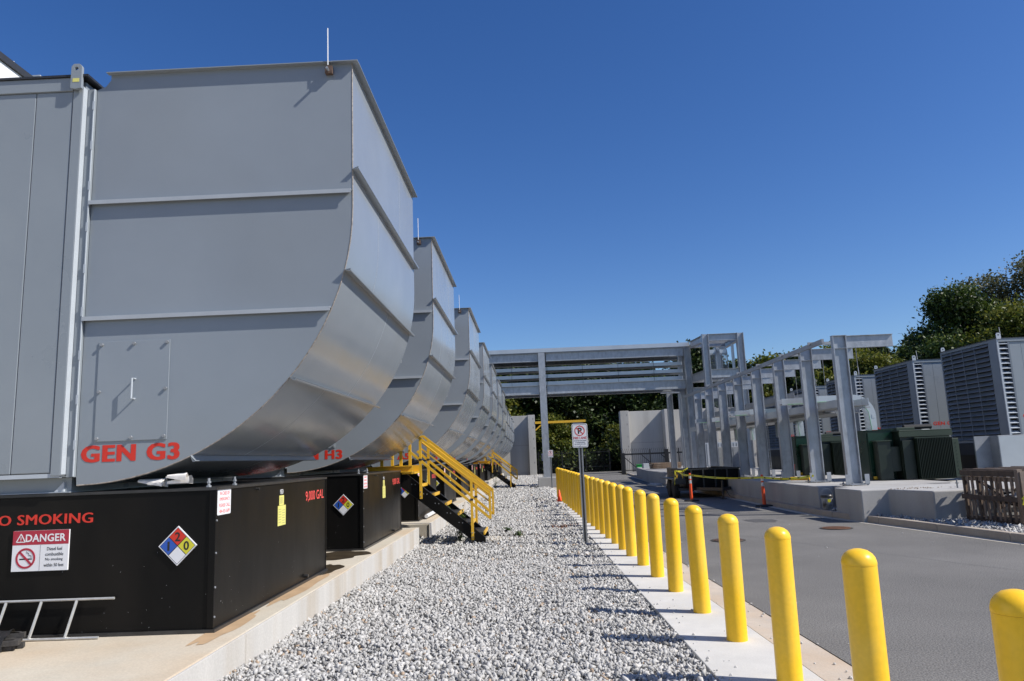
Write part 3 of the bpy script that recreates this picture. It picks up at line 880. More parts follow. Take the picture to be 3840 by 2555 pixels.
def make_generator():
    t = thing("generator_enclosure", "", "generator", (0, 0, 0), 0, "generator enclosures in the left row")
    # hood side plates
    prof = hood_outline()
    # scalloped cut at upper-left
    near = MB().prism(prof, 0.0, 0.006).build("side_plate", HOOD, t)
    MB().prism(prof, W - 0.006, W).build("side_plate", HOOD, t)
    # front plates, split by ribs and by a vertical seam in each row
    ang = lambda z: math.degrees(math.asin(min(1, (2.385 - z) / 2.33)))
    rows = [([(0, 3.745), (0, 3.2), (0, 2.72)], 2.37),
            ([(0, 2.715), (0, 2.55), (0, 2.385)] + arc_ang(0, ang(1.81), 7)[1:], 1.10),
            (arc_ang(ang(1.805), ang(0.9), 8), 1.95),
            (arc_ang(ang(0.895), ang(0.27), 7), 1.10),
            (arc_ang(ang(0.265), 90, 6), 1.95)]
    for pts, seam in rows:
        for a, b in ((0.008, seam - .002), (seam + .002, W - .008)):
            o = sheet(pts, a, b, 0.006).build("front_plate", HOOD, t, smooth=True)
        sheet([(q[0] + .001, q[1]) for q in pts], seam - .0035, seam + .0035, .006).build("weld_bead", WELD, t)
    # weld along the curved front edge
    edge = [(0, 3.74), (0, 2.385)] + arc_ang(0, 90, 24)[1:]
    mbw = MB()
    mbw.tube([(q[0] + .001, .002, q[1]) for q in edge], .006, 5)
    mbw.build("edge_weld", mat("rusty_weld_paint", (0.26, 0.23, 0.2), .6, var=.5, vs=25, bump=.004, bs=50), t)
    # side ribs (near and far side)
    for sgn, y in ((-1, 0.0), (1, W)):
        for z, xr in ((2.525, -0.008), (1.477, -0.19)):
            y0, y1 = (y - .044, y - .0005) if sgn < 0 else (y + .0005, y + .044)
            mb = MB().box(-2.34, xr, y0, y1, z, z + .006)
            mb.box(-2.34, xr, (y0 if sgn < 0 else y1 - .006), (y0 + .006 if sgn < 0 else y1), z - .030, z)
            mb.build("side_rib", mat("rib_paint", (0.36, 0.39, 0.42), 0.3, 0.0, 0.05, 6), t)
    # front ribs following the curve
    for z in (2.718, 1.808, 0.898, 0.268):
        if z >= 2.385: x, nx, nz = 0.0, 1.0, 0.0
        else:
            a = math.radians(ang(z)); nx, nz = math.cos(a), -math.sin(a)
            x = -2.33 + 2.33 * math.cos(a)
        q = Vector((x, z)); nn = Vector((nx, nz)); tt = Vector((-nz, nx))
        if tt.y > 0: tt = -tt
        p0, p1 = q + nn * .002, q + nn * .062
        poly = [p0, p1, p1 - tt * .018, p1 - tt * .018 - nn * .005, p1 - tt * .0 + tt * .006 - nn * .005, p0 + tt * .006]
        MB().prism([tuple(v) for v in poly], -0.035, W + .03).build("front_rib", HOOD, t)
    # rim flange round the open top
    mb = MB()
    mb.box(-2.235, .06, -.05, .0, 3.738, 3.746)
    mb.build("top_flange", HOOD, t)
    mb = MB().box(.0, .062, .002, W + .05, 3.739, 3.747)
    mb.build("top_flange", HOOD, t)
    MB().box(-2.235, .055, W, W + .05, 3.74, 3.748).build("top_flange", HOOD, t)
    mbb = MB()
    for i in range(9): mbb.box(.001, .012, .25 + i * .36, .27 + i * .36, 3.66, 3.69)
    # inside baffle so the hood reads as a shell
    MB().box(-2.33, -2.30, .01, W - .01, .06, 3.6).build("inner_baffle", DARK, t)
    MB().prism([(-2.29, .3), (-2.29, 1.0), (-1.2, .4), (-1.7, .22)], .02, W - .02).build("deflector", DARK, t)
    # flange column between container and hood
    MB().box(-2.405, -2.34, -.028, .02, .125, 3.595).build("hood_flange", CONT, t)
    mb = MB().box(-2.345, -2.338, -.040, -.0285, .13, 3.59)
    for i in range(9): mb.box(-2.348, -2.330, -.046, -.041, .35 + i * .38, .43 + i * .38)
    mb.build("sunlit_flange_edge", CONTL, t)  # paler than the flange: sunlight on the edge put into the colour
    # access door
    door = MB().box(-2.195, -1.578, -.009, -.0008, .410, 1.263).build("access_door", HOOD, t, bevel=.002)
    for (bx, bz) in [(-2.165, 1.235), (-1.885, 1.237), (-1.60, 1.238), (-2.17, .83), (-1.60, .84), (-2.17, .435), (-1.88, .437), (-1.60, .44)]:
        MB().tube([(bx, -.010, bz), (bx, -.026, bz)], .014, 6).build("bolt", GALVD, door)
    MB().tube([(-1.865, -.009, .93), (-1.865, -.062, .93), (-1.865, -.062, .76), (-1.865, -.009, .76)], .008, 8).build("handle", CONTL, door)
    # container
    y0 = -.09
    MB().box(-12.5, -2.42, y0 + .05, W - .02, .14, 3.66).build("container_body", CONT, t)
    xs = [-2.505, -2.84, -3.225, -3.60, -3.985, -4.37, -4.755, -5.14, -5.525, -5.91]
    for a, b in zip(xs, xs[1:]):
        MB().box(b + .003, a - .003, y0 + .006, y0 + .034, .165, 3.55).build("wall_panel", CONT, t, bevel=.006)
    MB().box(-12.5, -5.93, y0 + .006, y0 + .034, .165, 3.55).build("wall_panel", CONT, t)
    MB().box(-2.50, -2.415, y0, W, .14, 3.60).build("corner_post", CONT, t, bevel=.004)
    MB().box(-2.413, -2.41, y0 + .002, y0 + .09, .15, 3.59).build("sunlit_post_edge", CONTL, t)  # same post, painted paler to carry the sun on its end face
    MB().box(-12.5, -2.50, y0 - .01, y0 + .045, 3.552, 3.678).build("top_rail", CONT, t, bevel=.004)
    MB().box(-12.55, -2.36, y0 - .025, W + .05, 3.680, 3.700).build("roof_edge", BLKEDGE, t)
    MB().box(-12.5, -2.43, y0 + .01, y0 + .049, .125, .160).build("bottom_rail", CONTL, t)
    MB().box(-12.5, -2.39, .03, W - .05, .006, .123).build("base_frame", CONT, t)
    MB().box(-12.5, -2.38, -.01, W - .03, .0, .006).build("base_flange", CONTL, t)
    MB().prism([(-2.52, .008), (-2.44, .008), (-2.44, .09)], .005, .028).build("gusset", CONTL, t)
    # lifting lug
    lug = MB()
    o0, hole = [], []
    cxl, czl, rh = -2.455, 3.745, .017
    outer = [(-2.505, 3.55), (-2.405, 3.55), (-2.408, 3.765), (-2.428, 3.79), (-2.482, 3.79), (-2.502, 3.765)]
    n_ = 24
    ring_o = []
    for k in range(n_):
        a = 2 * math.pi * k / n_
        dx, dz = math.cos(a), math.sin(a)
        best = 9
        for i in range(len(outer)):
            (xa, za), (xb, zb) = outer[i], outer[(i + 1) % len(outer)]
            ex, ez = xb - xa, zb - za
            den = dx * ez - dz * ex
            if abs(den) < 1e-9: continue
            tt = ((xa - cxl) * ez - (za - czl) * ex) / den
            uu = ((xa - cxl) * dz - (za - czl) * dx) / den
            if tt > 0 and -1e-6 <= uu <= 1 + 1e-6: best = min(best, tt)
        ring_o.append((cxl + dx * best, czl + dz * best))
    vs, fs = [], []
    for k in range(n_):
        a = 2 * math.pi * k / n_
        ix, iz = cxl + rh * math.cos(a), czl + rh * math.sin(a)
        ox, oz = ring_o[k]
        vs += [(ix, y0 - .045, iz), (ox, y0 - .045, oz), (ox, y0 - .013, oz), (ix, y0 - .013, iz)]
    for k in range(n_):
        a, b = 4 * k, 4 * ((k + 1) % n_)
        for j in range(4):
            fs.append((a + j, b + j, b + (j + 1) % 4, a + (j + 1) % 4))
    lg = lug.add(vs, fs).build("lifting_lug", CONT, t)
    MB().box(-2.485, -2.425, y0 - .047, y0 - .046, 3.615, 3.65).build("label_plate", YP, lg)
    # lightning rod on bracket at the rim
    rod = MB().tube([(-.205, -.06, 3.70), (-.207, -.06, 4.06)], .0052, 6).build("lightning_rod", WHITE, t)
    MB().box(-.235, -.17, -.05, -.006, 3.63, 3.70).build("rod_bracket", RUSTD, rod)
    MB().tube([(-.205, -.10, 3.655), (-.205, -.05, 3.655)], .013, 6).build("clamp", GALVD, rod)
    return t

def make_tank():
    t = thing("fuel_tank", "", "fuel tank", (0, 0, 0), 0, "fuel tanks under the left generators")
    MB().box(-12.2, -.045, 0.012, 3.27, .03, 1.125).build("tank_shell", BLACK, t)
    MB().box(-12.2, 0.0, 0.0, 3.28, 1.127, 1.150).build("top_plate", BLKEDGE, t)
    MB().box(-12.2, .01, -.012, 3.29, .0, .028).build("base_plate", BLKEDGE, t)
    MB().box(-.043, -.012, .035, 3.25, .03, 1.125).build("end_plate", BLACK, t)
    MB().box(-.060, -.008, -.002, .030, .030, 1.125).build("corner_post", BLACK, t, bevel=.004)
    MB().box(-.055, -.006, 3.252, 3.275, .030, 1.125).build("corner_post", BLACK, t)
    mb = MB()
    for z in (.12, .35, .62, .88): mb.tube([(-.02, .014, z), (.0, .014, z)], .009, 6)
    tag(mb.build("bolt_heads", GALVD, t), kind='stuff')
    MB().tube([(-.012, 2.42, .07), (.03, 2.42, .07)], .02, 8).build("drain_plug", BLKEDGE, t)
    rdk = random.Random(4)
    mk = MB()
    for k in range(44):
        q = rdk.uniform(.0015, .0042)
        if k % 2:
            x, z = -abs(rdk.gauss(.5, .8)) - .08, rdk.uniform(.06, .7) ** 1.2
            mk.add([(x, .0112, z), (x + q, .0112, z + q * .4), (x + q * .6, .0112, z + q * 1.6)], [(0, 1, 2)])
        else:
            y, z = rdk.uniform(.1, 2.6), rdk.uniform(.06, .6)
            mk.add([(-.0112, y, z), (-.0112, y + q * 2, z + q * .4), (-.0112, y + q, z + q * 1.6)], [(0, 1, 2)])
    tag(mk.build("paint_flecks", WHITE, t), kind='stuff')
    MB().tube([(-.012, .9, 1.1), (.02, .9, 1.1)], .012, 6).build("pipe_plug", BLKEDGE, t)
    # hazard diamond on the near side
    d = MB().prism([(-.316 + .158, 0 + .69), (-.316, .69 + .158), (-.316 - .158, .69), (-.316, .69 - .158)], -.004, .010).build("hazard_diamond", WHITE, t)
    cx, cz, h = -.316, .69, .147
    MB().prism([(cx + h, cz), (cx, cz + h), (cx - h, cz), (cx, cz - h)], -.0048, -.0041).build("border", INK, d)
    q, g = h / 2, .0045
    hh = q - g
    for (ox, oz, mm) in ((0, q, REDD), (-q, 0, BLU), (q, 0, YV), (0, -q, WHITE)):
        if mm is REDD: mm = REDT
        MB().prism([(cx + ox + hh, cz + oz), (cx + ox, cz + oz + hh), (cx + ox - hh, cz + oz), (cx + ox, cz + oz - hh)], -.0056, -.0049).build("quadrant", mm, d)
    text("2", .045, .072, INK, d, (cx, -.0062, cz + q), bold=.02)
    text("1", .017, .072, INK, d, (cx - q, -.0062, cz), bold=.02)
    text("0", .045, .072, INK, d, (cx + q, -.0062, cz), bold=.02)
    # danger sign
    s = MB().box(-1.69, -1.222, -.004, .010, .532, .855).build("danger_sign", WHITE, t)
    MB().box(-1.69, -1.222, -.0048, -.0041, .741, .855).build("header", REDD, s)
    text("DANGER", .335, .062, WHITE, s, (-1.415, -.0056, .795), bold=.02)
    mb = MB()
    tri = [(-1.66, .765), (-1.586, .765), (-1.623, .83)]
    for i in range(3):
        a, b = tri[i], tri[(i + 1) % 3]
        mb.bar((a[0], -.0055, a[1]), (b[0], -.0055, b[1]), .0015, .007, (0, 0, 1) if i == 0 else (1, 0, 0))
    mb.box(-1.6255, -1.6205, -.006, -.005, .782, .806).box(-1.6255, -1.6205, -.006, -.005, .772, .777)
    mb.build("warning_triangle", WHITE, s)
    MB().box(-1.457, -1.454, -.0052, -.0041, .537, .738).build("divider", INKG, s)
    mb = MB()
    ring(mb, -1.575, .635, .066, .082, -.0062, -.0042)
    mb.bar((-1.575 - .052, -.0056, .635 + .052), (-1.575 + .052, -.0056, .635 - .052), .0012, .017, (1, 0, 1))
    cig = MB().box(-1.625, -1.537, -.0050, -.0042, .623, .634).box(-1.534, -1.529, -.0050, -.0042, .623, .634).box(-1.526, -1.521, -.0050, -.0042, .623, .634)
    cig.tube([(-1.526, -.0047, .640), (-1.53, -.0047, .655), (-1.548, -.0047, .66), (-1.55, -.0047, .675), (-1.565, -.0047, .68), (-1.57, -.0047, .69)], .0022, 4)
    cig.build("cigarette_symbol", INK, s)
    mb.build("prohibition_ring", REDD, s)
    for i, tx in enumerate(("Diesel fuel", "combustible", "No smoking", "within 50 feet")):
        text(tx, (.125, .15, .145, .165)[i], .027, INK, s, (-1.337, -.0046, .706 - i * .043), bold=.0)
    text("NO SMOKING", .905, .082, REDT, t, (-1.49, .0105, .942), bold=.0, fat=.028)
    # end face stickers (+x)
    e = MB().prism([(y, z) for y, z in [(a + .166, b + 1.025) for a, b in rrect(.272, .213, .015)]], -.0118, -.009, 'x').build("emergency_sign", WHITE, t)
    for i, tx in enumerate(("IN CASE OF", "EMERGENCY,", "PLEASE CALL", "404-425-5699")):
        text(tx, (.19, .21, .22, .21)[i], .030, REDP, e, (-.0085, .175, 1.095 - i * .049), '+x', bold=.0)
    e = MB().box(-.0118, -.009, 1.54, 1.68, .905, 1.005).build("inspection_sticker", YP, t)
    MB().box(-.0118, -.009, 1.50, 1.74, .70, .902).build("test_report_sticker", YP, t)
    for i in range(6): MB().box(-.0088, -.0082, 1.56, 1.64, .925 + i * .011, .929 + i * .011).build("print_line", INKF, e)
    for i in range(12): MB().box(-.0088, -.0082, 1.52 + (0 if i % 2 else .11), 1.60 + (0 if i % 2 else .11), .72 + i * .013, .725 + i * .013).build("print_line", INKF, e)
    e = MB().prism([(a + 1.615, b + 1.042) for a, b in rrect(.095, .046, .02)], -.0118, -.009, 'x').build("maker_badge", WHITE, t)
    MB().prism([(a + 1.615, b + 1.042) for a, b in rrect(.083, .036, .016)], -.0089, -.0085, 'x').build("badge_field", INK, e)
    text("E&CA", .06, .024, WHITE, e, (-.0080, 1.615, 1.042), '+x', bold=.01)
    text("9,000 GAL", .73, .125, REDP, t, (-.0105, 2.80, .945), '+x', bold=.0, fat=.0)
    # hold-down bolts and grounding rod along the top
    for (bx, by) in ((-.09, -.0 + .04), (-.06, .50)):
        b = MB().tube([(bx, by, 1.150), (bx, by, 1.225)], .011, 8)
        b.lathe([(.022, 1.152), (.022, 1.166)], 6, (bx, by, 0)).lathe([(.018, 1.185), (.018, 1.2)], 6, (bx, by, 0))
        b.build("anchor_stud", GALVD, t)
    MB().tube([(-.06, .50, 1.215), (-.95, 1.1, 1.222)], .006, 6).build("conduit", GALVD, t)
    return t

gen0 = make_generator()
tank0 = make_tank()
index_kids()
gens = [(-1.48, 6.12, 1.488, -2.61, .335), (-1.48, 11.45, 1.488, -2.61, .335)]
for i in range(5): gens.append((-1.36, 17.05 + 5.15 * i, 1.47 - .02 * i, -2.63, .30))
for i in range(5): gens.append((-1.60, 48.2 + 4.95 * i, 1.36, -2.9, .30))
names = ["GEN G3", "GEN H3", "GEN A5", "GEN B5", "GEN C5", "GEN D5", "GEN E5"]
for i, (X, Y, z, TX, tz) in enumerate(gens):
    g = gen0 if i == 0 else copy_tree(gen0)
    g.location = (X, Y, z)
    g["label"] = {0: "huge grey generator enclosure marked GEN G3 in red, nearest the camera at left",
                  1: "grey generator enclosure marked H3, second in the left row",
                  2: "grey generator enclosure marked A5 behind the nearer yellow-railed stairs"}.get(i, f"grey generator enclosure with curved hood, {ORD[i]} in the left row from the camera")
    if i < 7:
        text(names[i], .84, .142, REDT, g, (-1.885, -.0018, .31), bold=.02, fat=.032)
    tk = tank0 if i == 0 else copy_tree(tank0)
    tk.location = (TX, Y - .02, tz)
    tk["label"] = {0: "black steel fuel tank with NO SMOKING and danger sign, nearest the camera",
                   1: "black steel fuel tank marked 9,000 GAL under the H3 generator, beside the stairs"}.get(i, f"black steel fuel tank under the {ORD[i]} generator of the left row")

WET = mat("wet_stained_concrete", (0.055, 0.042, 0.026), 0.28, 0.0, 0.35, 5, spec=0.4)
def stain(name, cx, cy, rx, ry, z, ma, seed, n_=40):
    rd_ = random.Random(seed)
    ph = [rd_.uniform(0, 6.28) for _ in range(4)]
    pts = []
    for k in range(n_):
        a = 2 * math.pi * k / n_
        q = 1 + .16 * math.sin(2 * a + ph[0]) + .10 * math.sin(5 * a + ph[1]) + .06 * math.sin(9 * a + ph[2])
        pts.append((cx + rx * q * math.cos(a), cy + ry * q * math.sin(a), z))
    o = MB().add(pts, [tuple(range(n_))]).build(name, ma)
    o["kind"] = "structure"
stain("damp_stain", -2.70, 9.42, .20, .55, .3392, WET, 1)
stain("damp_stain", -2.95, 10.85, .50, .52, .3392, WET, 2)
stain("damp_stain", -3.9, 11.0, .9, .4, .3392, WET, 5)
stain("rust_stain", -2.56, 8.2, .10, 1.1, .3380, mat("orange_rust_stain", (.42, .29, .17), .8, 0, .15, 4), 3)
stain("rust_stain", -2.58, 6.3, .09, .7, .3380, mat("orange_rust_stain", (.42, .29, .17), .8), 4)
OIL = mat("faint_oil_stain", (0.075, 0.073, 0.07), 0.7, 0, .2, 5)
stain("oil_stain", 5.2, 17.4, .3, .5, .0022, OIL, 7)
stain("asphalt_patch", 4.7, 20.5, .7, 1.3, .0016, mat("older_asphalt_patch", (.105, .102, .098), .88, 0, .15, 3, bump=.006, bs=50, fine=.4, fs=40), 9)
# crumpled cloth / mud on top of tank one
rgc = np.random.default_rng(5)
t = thing("crumpled_paper", "crumpled white paper and cloth lying on the nearest black tank under the hood", "litter", (-3.06, 6.165, 1.488))
for k in range(5):
    n_u, n_v = 12, 8
    ax0, az0 = rgc.uniform(-.16, .16), rgc.uniform(.0, .05)
    ln, wd = rgc.uniform(.12, .26), rgc.uniform(.05, .09)
    dr = rgc.uniform(-.5, .5)
    V = []
    for i in range(n_u):
        for j in range(n_v):
            u, v = i / (n_u - 1), j / (n_v - 1)
            a = v * math.pi * 1.2
            rr = wd * (.35 + .65 * u) * (1 + .18 * math.sin(v * 34 + k))
            V.append((ax0 + ln * (u - .5) * math.cos(dr) + rgc.normal(0, .004), (k - 2) * .02 + rr * math.cos(a) * .6, az0 + .01 + rr * abs(math.sin(a)) + ln * (u - .5) * math.sin(dr) * .4 + .02))
    F = [(i * n_v + j, (i + 1) * n_v + j, (i + 1) * n_v + j + 1, i * n_v + j + 1) for i in range(n_u - 1) for j in range(n_v - 1)]
    MB().add([(a, b, max(.003, c)) for a, b, c in V], F).build("crumpled_sheet", PAPER, t, smooth=True)

# ladder lying against the first tank
t = thing("ladder", "short white metal ladder section leaning on its side against the nearest black tank", "ladder", (-4.2, 6.06, .337))
MB().tube([(-.9, .018, .300), (.78, .018, .298)], .010, 8).build("rail", ALU, t)
MB().tube([(-.9, -.035, .010), (.70, -.045, .012)], .010, 8).build("rail", ALU, t)
for k in range(5):
    x = .475 - k * .29
    MB().tube([(x, .016, .292), (x - .05, -.037, .018)], .011, 8).build("rung", ALU, t)
# bundle of dark stakes
t = thing("bundle_of_stakes", "black-wrapped bundle of dark wooden stakes lying on the pad at lower left", "bundle", (-4.08, 5.78, .337), .25)
for k in range(16):
    yy_, zz_ = random.uniform(-.10, .10), .024 + (k // 6) * .034
    MB().box(-.9, random.uniform(.04, .14), yy_ - .019, yy_ + .019, zz_ - .019, zz_ + .019).build("stake", mat("charcoal_wood", (.045, .042, .04), .8, var=.4, vs=15, bump=.003, bs=60), t)
mbw = MB()
V, F = [], []
nu, nv = 14, 16
for i in range(nu):
    for j in range(nv):
        a = math.pi * (j / (nv - 1))
        rr = 1 + .12 * math.sin(i * 2.1 + j) + random.uniform(-.05, .05)
        V.append((-.9 + .93 * i / (nu - 1), .15 * rr * math.cos(a), max(.004, .125 * rr * math.sin(a))))
for i in range(nu - 1):
    for j in range(nv - 1): F.append((i * nv + j, (i + 1) * nv + j, (i + 1) * nv + j + 1, i * nv + j + 1))
mbw.add(V, F).build("black_wrap", mat("black_plastic_wrap", (.012, .012, .013), .55, bump=.006, bs=30), t, smooth=True)

# ================================================================== STAIRS
def make_stairs():
    t = thing("access_stairs", "", "stairs", (0, 0, 0), 0, "black stairs with yellow rails between the generators")
    # local: x as world offset, y 0 (near) .. 1.1 (far)
    for y in (0.0, 1.06):
        top = lambda x: 1.407 - .838 * (x + 2.561)
        bot = lambda x: top(x) - .285
        poly = [(-2.68, 1.42), (-2.575, 1.42), (-.985, .09), (-.985, .005), (-1.19, .005), (-2.68, 1.16)]
        sg = 1 if y == 0 else -1
        st = MB().prism(poly, y, y + .012).build("stringer", BLACK, t)
        fl = MB()
        fl.bar((-2.575, y + sg * .03, 1.424), (-.985, y + sg * .03, .094), .06, .008, (0, 0, 1))
        fl.bar((-2.68, y + sg * .03, 1.158), (-1.19, y + sg * .03, .003), .06, .008, (0, 0, 1))
        fl.build("flange", BLKEDGE, st)
        mb = MB()
        for k in range(7):
            x = -2.45 + k * .235
            mb.tube([(x, y - .004, top(x) - .12), (x, y + .016, top(x) - .12)], .01, 6)
            mb.tube([(x + .07, y - .004, top(x) - .13), (x + .07, y + .016, top(x) - .13)], .01, 6)
        tag(mb.build("bolt_heads", GALVD, st), kind='stuff')
    for k in range(6):
        xn, z = -2.27 + .255 * k, 1.185 - .196 * k
        tr = MB().box(xn - .25, xn - .03, .015, 1.055, z - .03, z).build("tread", GALVD if False else BLKEDGE, t)
        MB().box(xn - .028, xn, .015, 1.055, z - .055, z + .006).build("nosing", YELS, tr)
    yw_ = .05
    for y, s_ in ((-.035, -1), (1.11, 1)):
        rail = lambda x, z0: z0 - .808 * (x + 2.26)
        MB().box(-2.285, -2.235, y - .022, y + .022, .90, 2.105).build("post", YELS, t)
        MB().box(-1.265, -1.215, y - .022, y + .022, .06, 1.27).build("post", YELS, t)
        mb = MB()
        mb.bar((-2.36, y, 2.19), (-.88, y, .985), .04, .05)
        mb.bar((-.875, y, 1.005), (-.875, y, .46), .045, .04)
        mb.bar((-.88, y, .47), (-2.5, y, 1.87), .04, .05)
        mb.build("guard_frame", YELS, t)
        mb = MB()
        mb.tube([(-2.24, y + .05, 2.03), (-.885, y + .05, .94)], .016, 8)
        mb.build("hand_rail", YELS, t)
        mb = MB()
        mb.tube([(-2.24, y + .02, 1.90), (-.885, y + .02, .80)], .016, 8)
        mb.build("mid_rail", YELS, t)
        for (bx, bz) in ((-2.26, .95), (-2.26, 1.04), (-1.24, .11), (-1.24, .2)):
            MB().tube([(bx, y - .03, bz), (bx, y - .022, bz)], .012, 6).build("bolt", GALVD, t)
        MB().box(-2.29, -2.23, y - .026, y + .026, 1.66, 1.70).build("clamp", BLKEDGE, t)
        MB().box(-1.27, -1.21, y - .026, y + .026, .83, .87).build("clamp", BLKEDGE, t)
    # landing beams and guard posts above the tank
    lb = MB().box(-3.35, -2.42, -.05, .01, 1.44, 1.57).box(-3.35, -2.42, -.09, -.05, 1.555, 1.57).box(-3.35, -2.42, -.09, -.05, 1.44, 1.455)
    lb.build("landing_beam", YELS, t)
    MB().box(-3.35, -2.42, 1.07, 1.13, 1.44, 1.57).build("landing_beam", YELS, t)
    MB().box(-3.35, -2.65, .02, 1.06, 1.53, 1.565).build("landing_grating", BLKEDGE, t)
    MB().box(-2.64, -2.42, -.04, 1.1, 1.40, 1.435).build("landing_step", YELS, t)
    for (x, y) in ((-2.66, -.02), (-3.05, -.02), (-2.66, 1.11), (-3.05, 1.11)):
        MB().box(x - .03, x + .03, y - .022, y + .022, 1.572, 2.06).build("guard_post", YELS, t)
    MB().bar((-3.1, -.02, 2.05), (-2.36, -.02, 2.19), .04, .05).build("guard_rail", YELS, t)
    MB().bar((-3.1, 1.11, 2.05), (-2.36, 1.11, 2.19), .04, .05).build("guard_rail", YELS, t)
    return t
st = make_stairs()
index_kids()
st["label"] = "nearer black steel stairs with yellow handrails, beside the second black tank"
st.location = (0, 15.02, 0)
s2 = copy_tree(st)
s2["label"] = "farther black steel stairs with yellow handrails, beyond the seventh generator"
s2.location = (0.0, 42.2, 0)
t = thing("stone_step", "flat tan paving slab at the foot of the nearer stairs", "slab", (-.86, 15.6, 0))
MB().prism([(-.16, -.35), (.12, -.42), (.2, .1), (.1, .4), (-.14, .38)], -.03, .02, 'z').build("slab", KERBT, t, bevel=.01)
t = thing("stone_step", "flat tan paving slab at the foot of the farther stairs", "slab", (-.8, 42.9, 0))
MB().box(-.16, .2, -.4, .4, -.03, .03).build("slab", KERBT, t, bevel=.01)

# weeds by the stairs
def weed(label, loc, h, n_, seed):
    rd = random.Random(seed)
    t = thing("weed", label, "plant", loc)
    for k in range(n_):
        a = rd.uniform(0, 6.28)
        lean = rd.uniform(.05, .35)
        hh = h * rd.uniform(.55, 1)
        pts = [(0.02 * math.cos(a), .02 * math.sin(a), 0), (lean * .4 * math.cos(a) * hh, lean * .4 * math.sin(a) * hh, hh * .5), (lean * math.cos(a) * hh, lean * math.sin(a) * hh, hh)]
        stem = MB().tube(pts, [.005, .004, .002], 5).build("stem", LEAFM, t)
        ml = MB()
        for j in range(9):
            f = .15 + .85 * j / 8
            c = Vector(pts[0]).lerp(Vector(pts[2]), f)
            b = rd.uniform(0, 6.28)
            d = Vector((math.cos(b), math.sin(b), rd.uniform(-.5, .25))).normalized()
            s_ = d.cross(Vector((0, 0, 1))).normalized()
            L_ = rd.uniform(.09, .16)
            mid = c + d * L_ * .5 + Vector((0, 0, .015))
            ml.add([c, mid + s_ * .018, c + d * L_ - Vector((0, 0, .02)), mid - s_ * .018], [(0, 1, 2, 3)])
        o = ml.build("leaves", LEAFM, stem)
        at = o.data.attributes.new("tone", 'FLOAT', 'FACE')
        at.data.foreach_set("value", [rd.uniform(.1, .7) for _ in o.data.polygons])
weed("leafy dark green weed growing under the nearer black stairs", (-1.55, 15.5, 0), .62, 9, 1)
weed("small leafy weed growing through the treads of the nearer stairs", (-1.62, 15.75, 0), .85, 3, 2)
weed("pale leafy weed beside the pad behind the farther stairs", (-2.05, 41.2, 0), 1.1, 7, 3)
weed("small green tuft in the gravel before the nearer stairs' foot", (-.62, 17.0, -.01), .14, 6, 4)
weed("tiny green weed in the gravel right of the nearer stairs", (-.36, 16.1, -.01), .1, 5, 5)
# white pipe by tank three
t = thing("drain_pipe", "white plastic pipe lying on the pad edge beside the third tank", "pipe", (-2.53, 17.4, .34))
MB().tube([(0, 0.15, 0.03), (0.06, 1.9, 0.06), (0.0, 2.6, .09)], .045, 10).build("pipe", WHITE, t, smooth=True)

# ================================================================== BOLLARDS
bm_prof = [(.0895, -.05), (.0895, 0.985), (.090, .995), (.0885, 1.005), (.083, 1.025), (.07, 1.044), (.048, 1.060), (.022, 1.068), (.004, 1.070)]
b0 = None
Ylist = [2.88, 4.15, 5.42, 6.66, 7.82, 9.02, 10.1, 11.16, 12.2, 13.05, 13.95, 14.85, 15.72, 16.6, 17.5, 18.36, 19.2]
while Ylist[-1] < 29.3: Ylist.append(Ylist[-1] + .9)
capm = MB().lathe([(.0893, .986)] + bm_prof[2:], 40)
for i, Y in enumerate(Ylist):
    X = 1.70 - .0285 * (Y - 6.66) if Y > 6 else 1.70 + (6.66 - Y) * .018
    if i == 0:
        b0 = thing("bollard", "", "bollard", (0, 0, 0), 0, "yellow bollards along the concrete strip")
        MB().lathe([(.0885, -.05), (.0885, .985)], 40).build("post", YEL, b0, smooth=True)
        capm.build("domed_cap", YEL, b0, smooth=True)
        index_kids()
        b = b0
    else:
        b = copy_tree(b0)
    b.location = (X, Y, .012)
    b.rotation_euler = (math.radians(random.uniform(-.8, .8)), math.radians(random.uniform(-.7, .7)), random.uniform(0, 6))
    s = (1.07 + .0062 * (Y - 6.66)) / 1.07 if Y > 6.6 else 1.0
    wd = 1.0 if Y < 11 else .97
    b.scale = (wd, wd, s - .011)
    b["label"] = f"yellow domed bollard, {ORD[i]} of the row counted from the right edge of the photo"
t = thing("bollard", "short yellow bollard standing behind the steel column's concrete footing", "bollard", (1.02, 44.2, 0))
MB().lathe([(.16, 0), (.16, 1.0), (.13, 1.06), (.05, 1.1)], 20).build("post", YEL, t, smooth=True)
# cones
def cone(label, loc, s=1.0):
    t = thing("traffic_cone", label, "traffic cone", loc)
    MB().lathe([(.15 * s, .03), (.03 * s, .70 * s), (.02 * s, .71 * s)], 16).build("cone_body", ORNG, t, smooth=True)
    MB().box(-.18 * s, .18 * s, -.18 * s, .18 * s, 0, .03).build("base", BLKEDGE if s > .9 else ORNG, t)
cone("small orange traffic cone left of the bollard row's far part", (.96, 27.5, .0), .62)
cone("orange traffic cone far off near the gate behind the bollards", (2.3, 55, .0), 1.0)
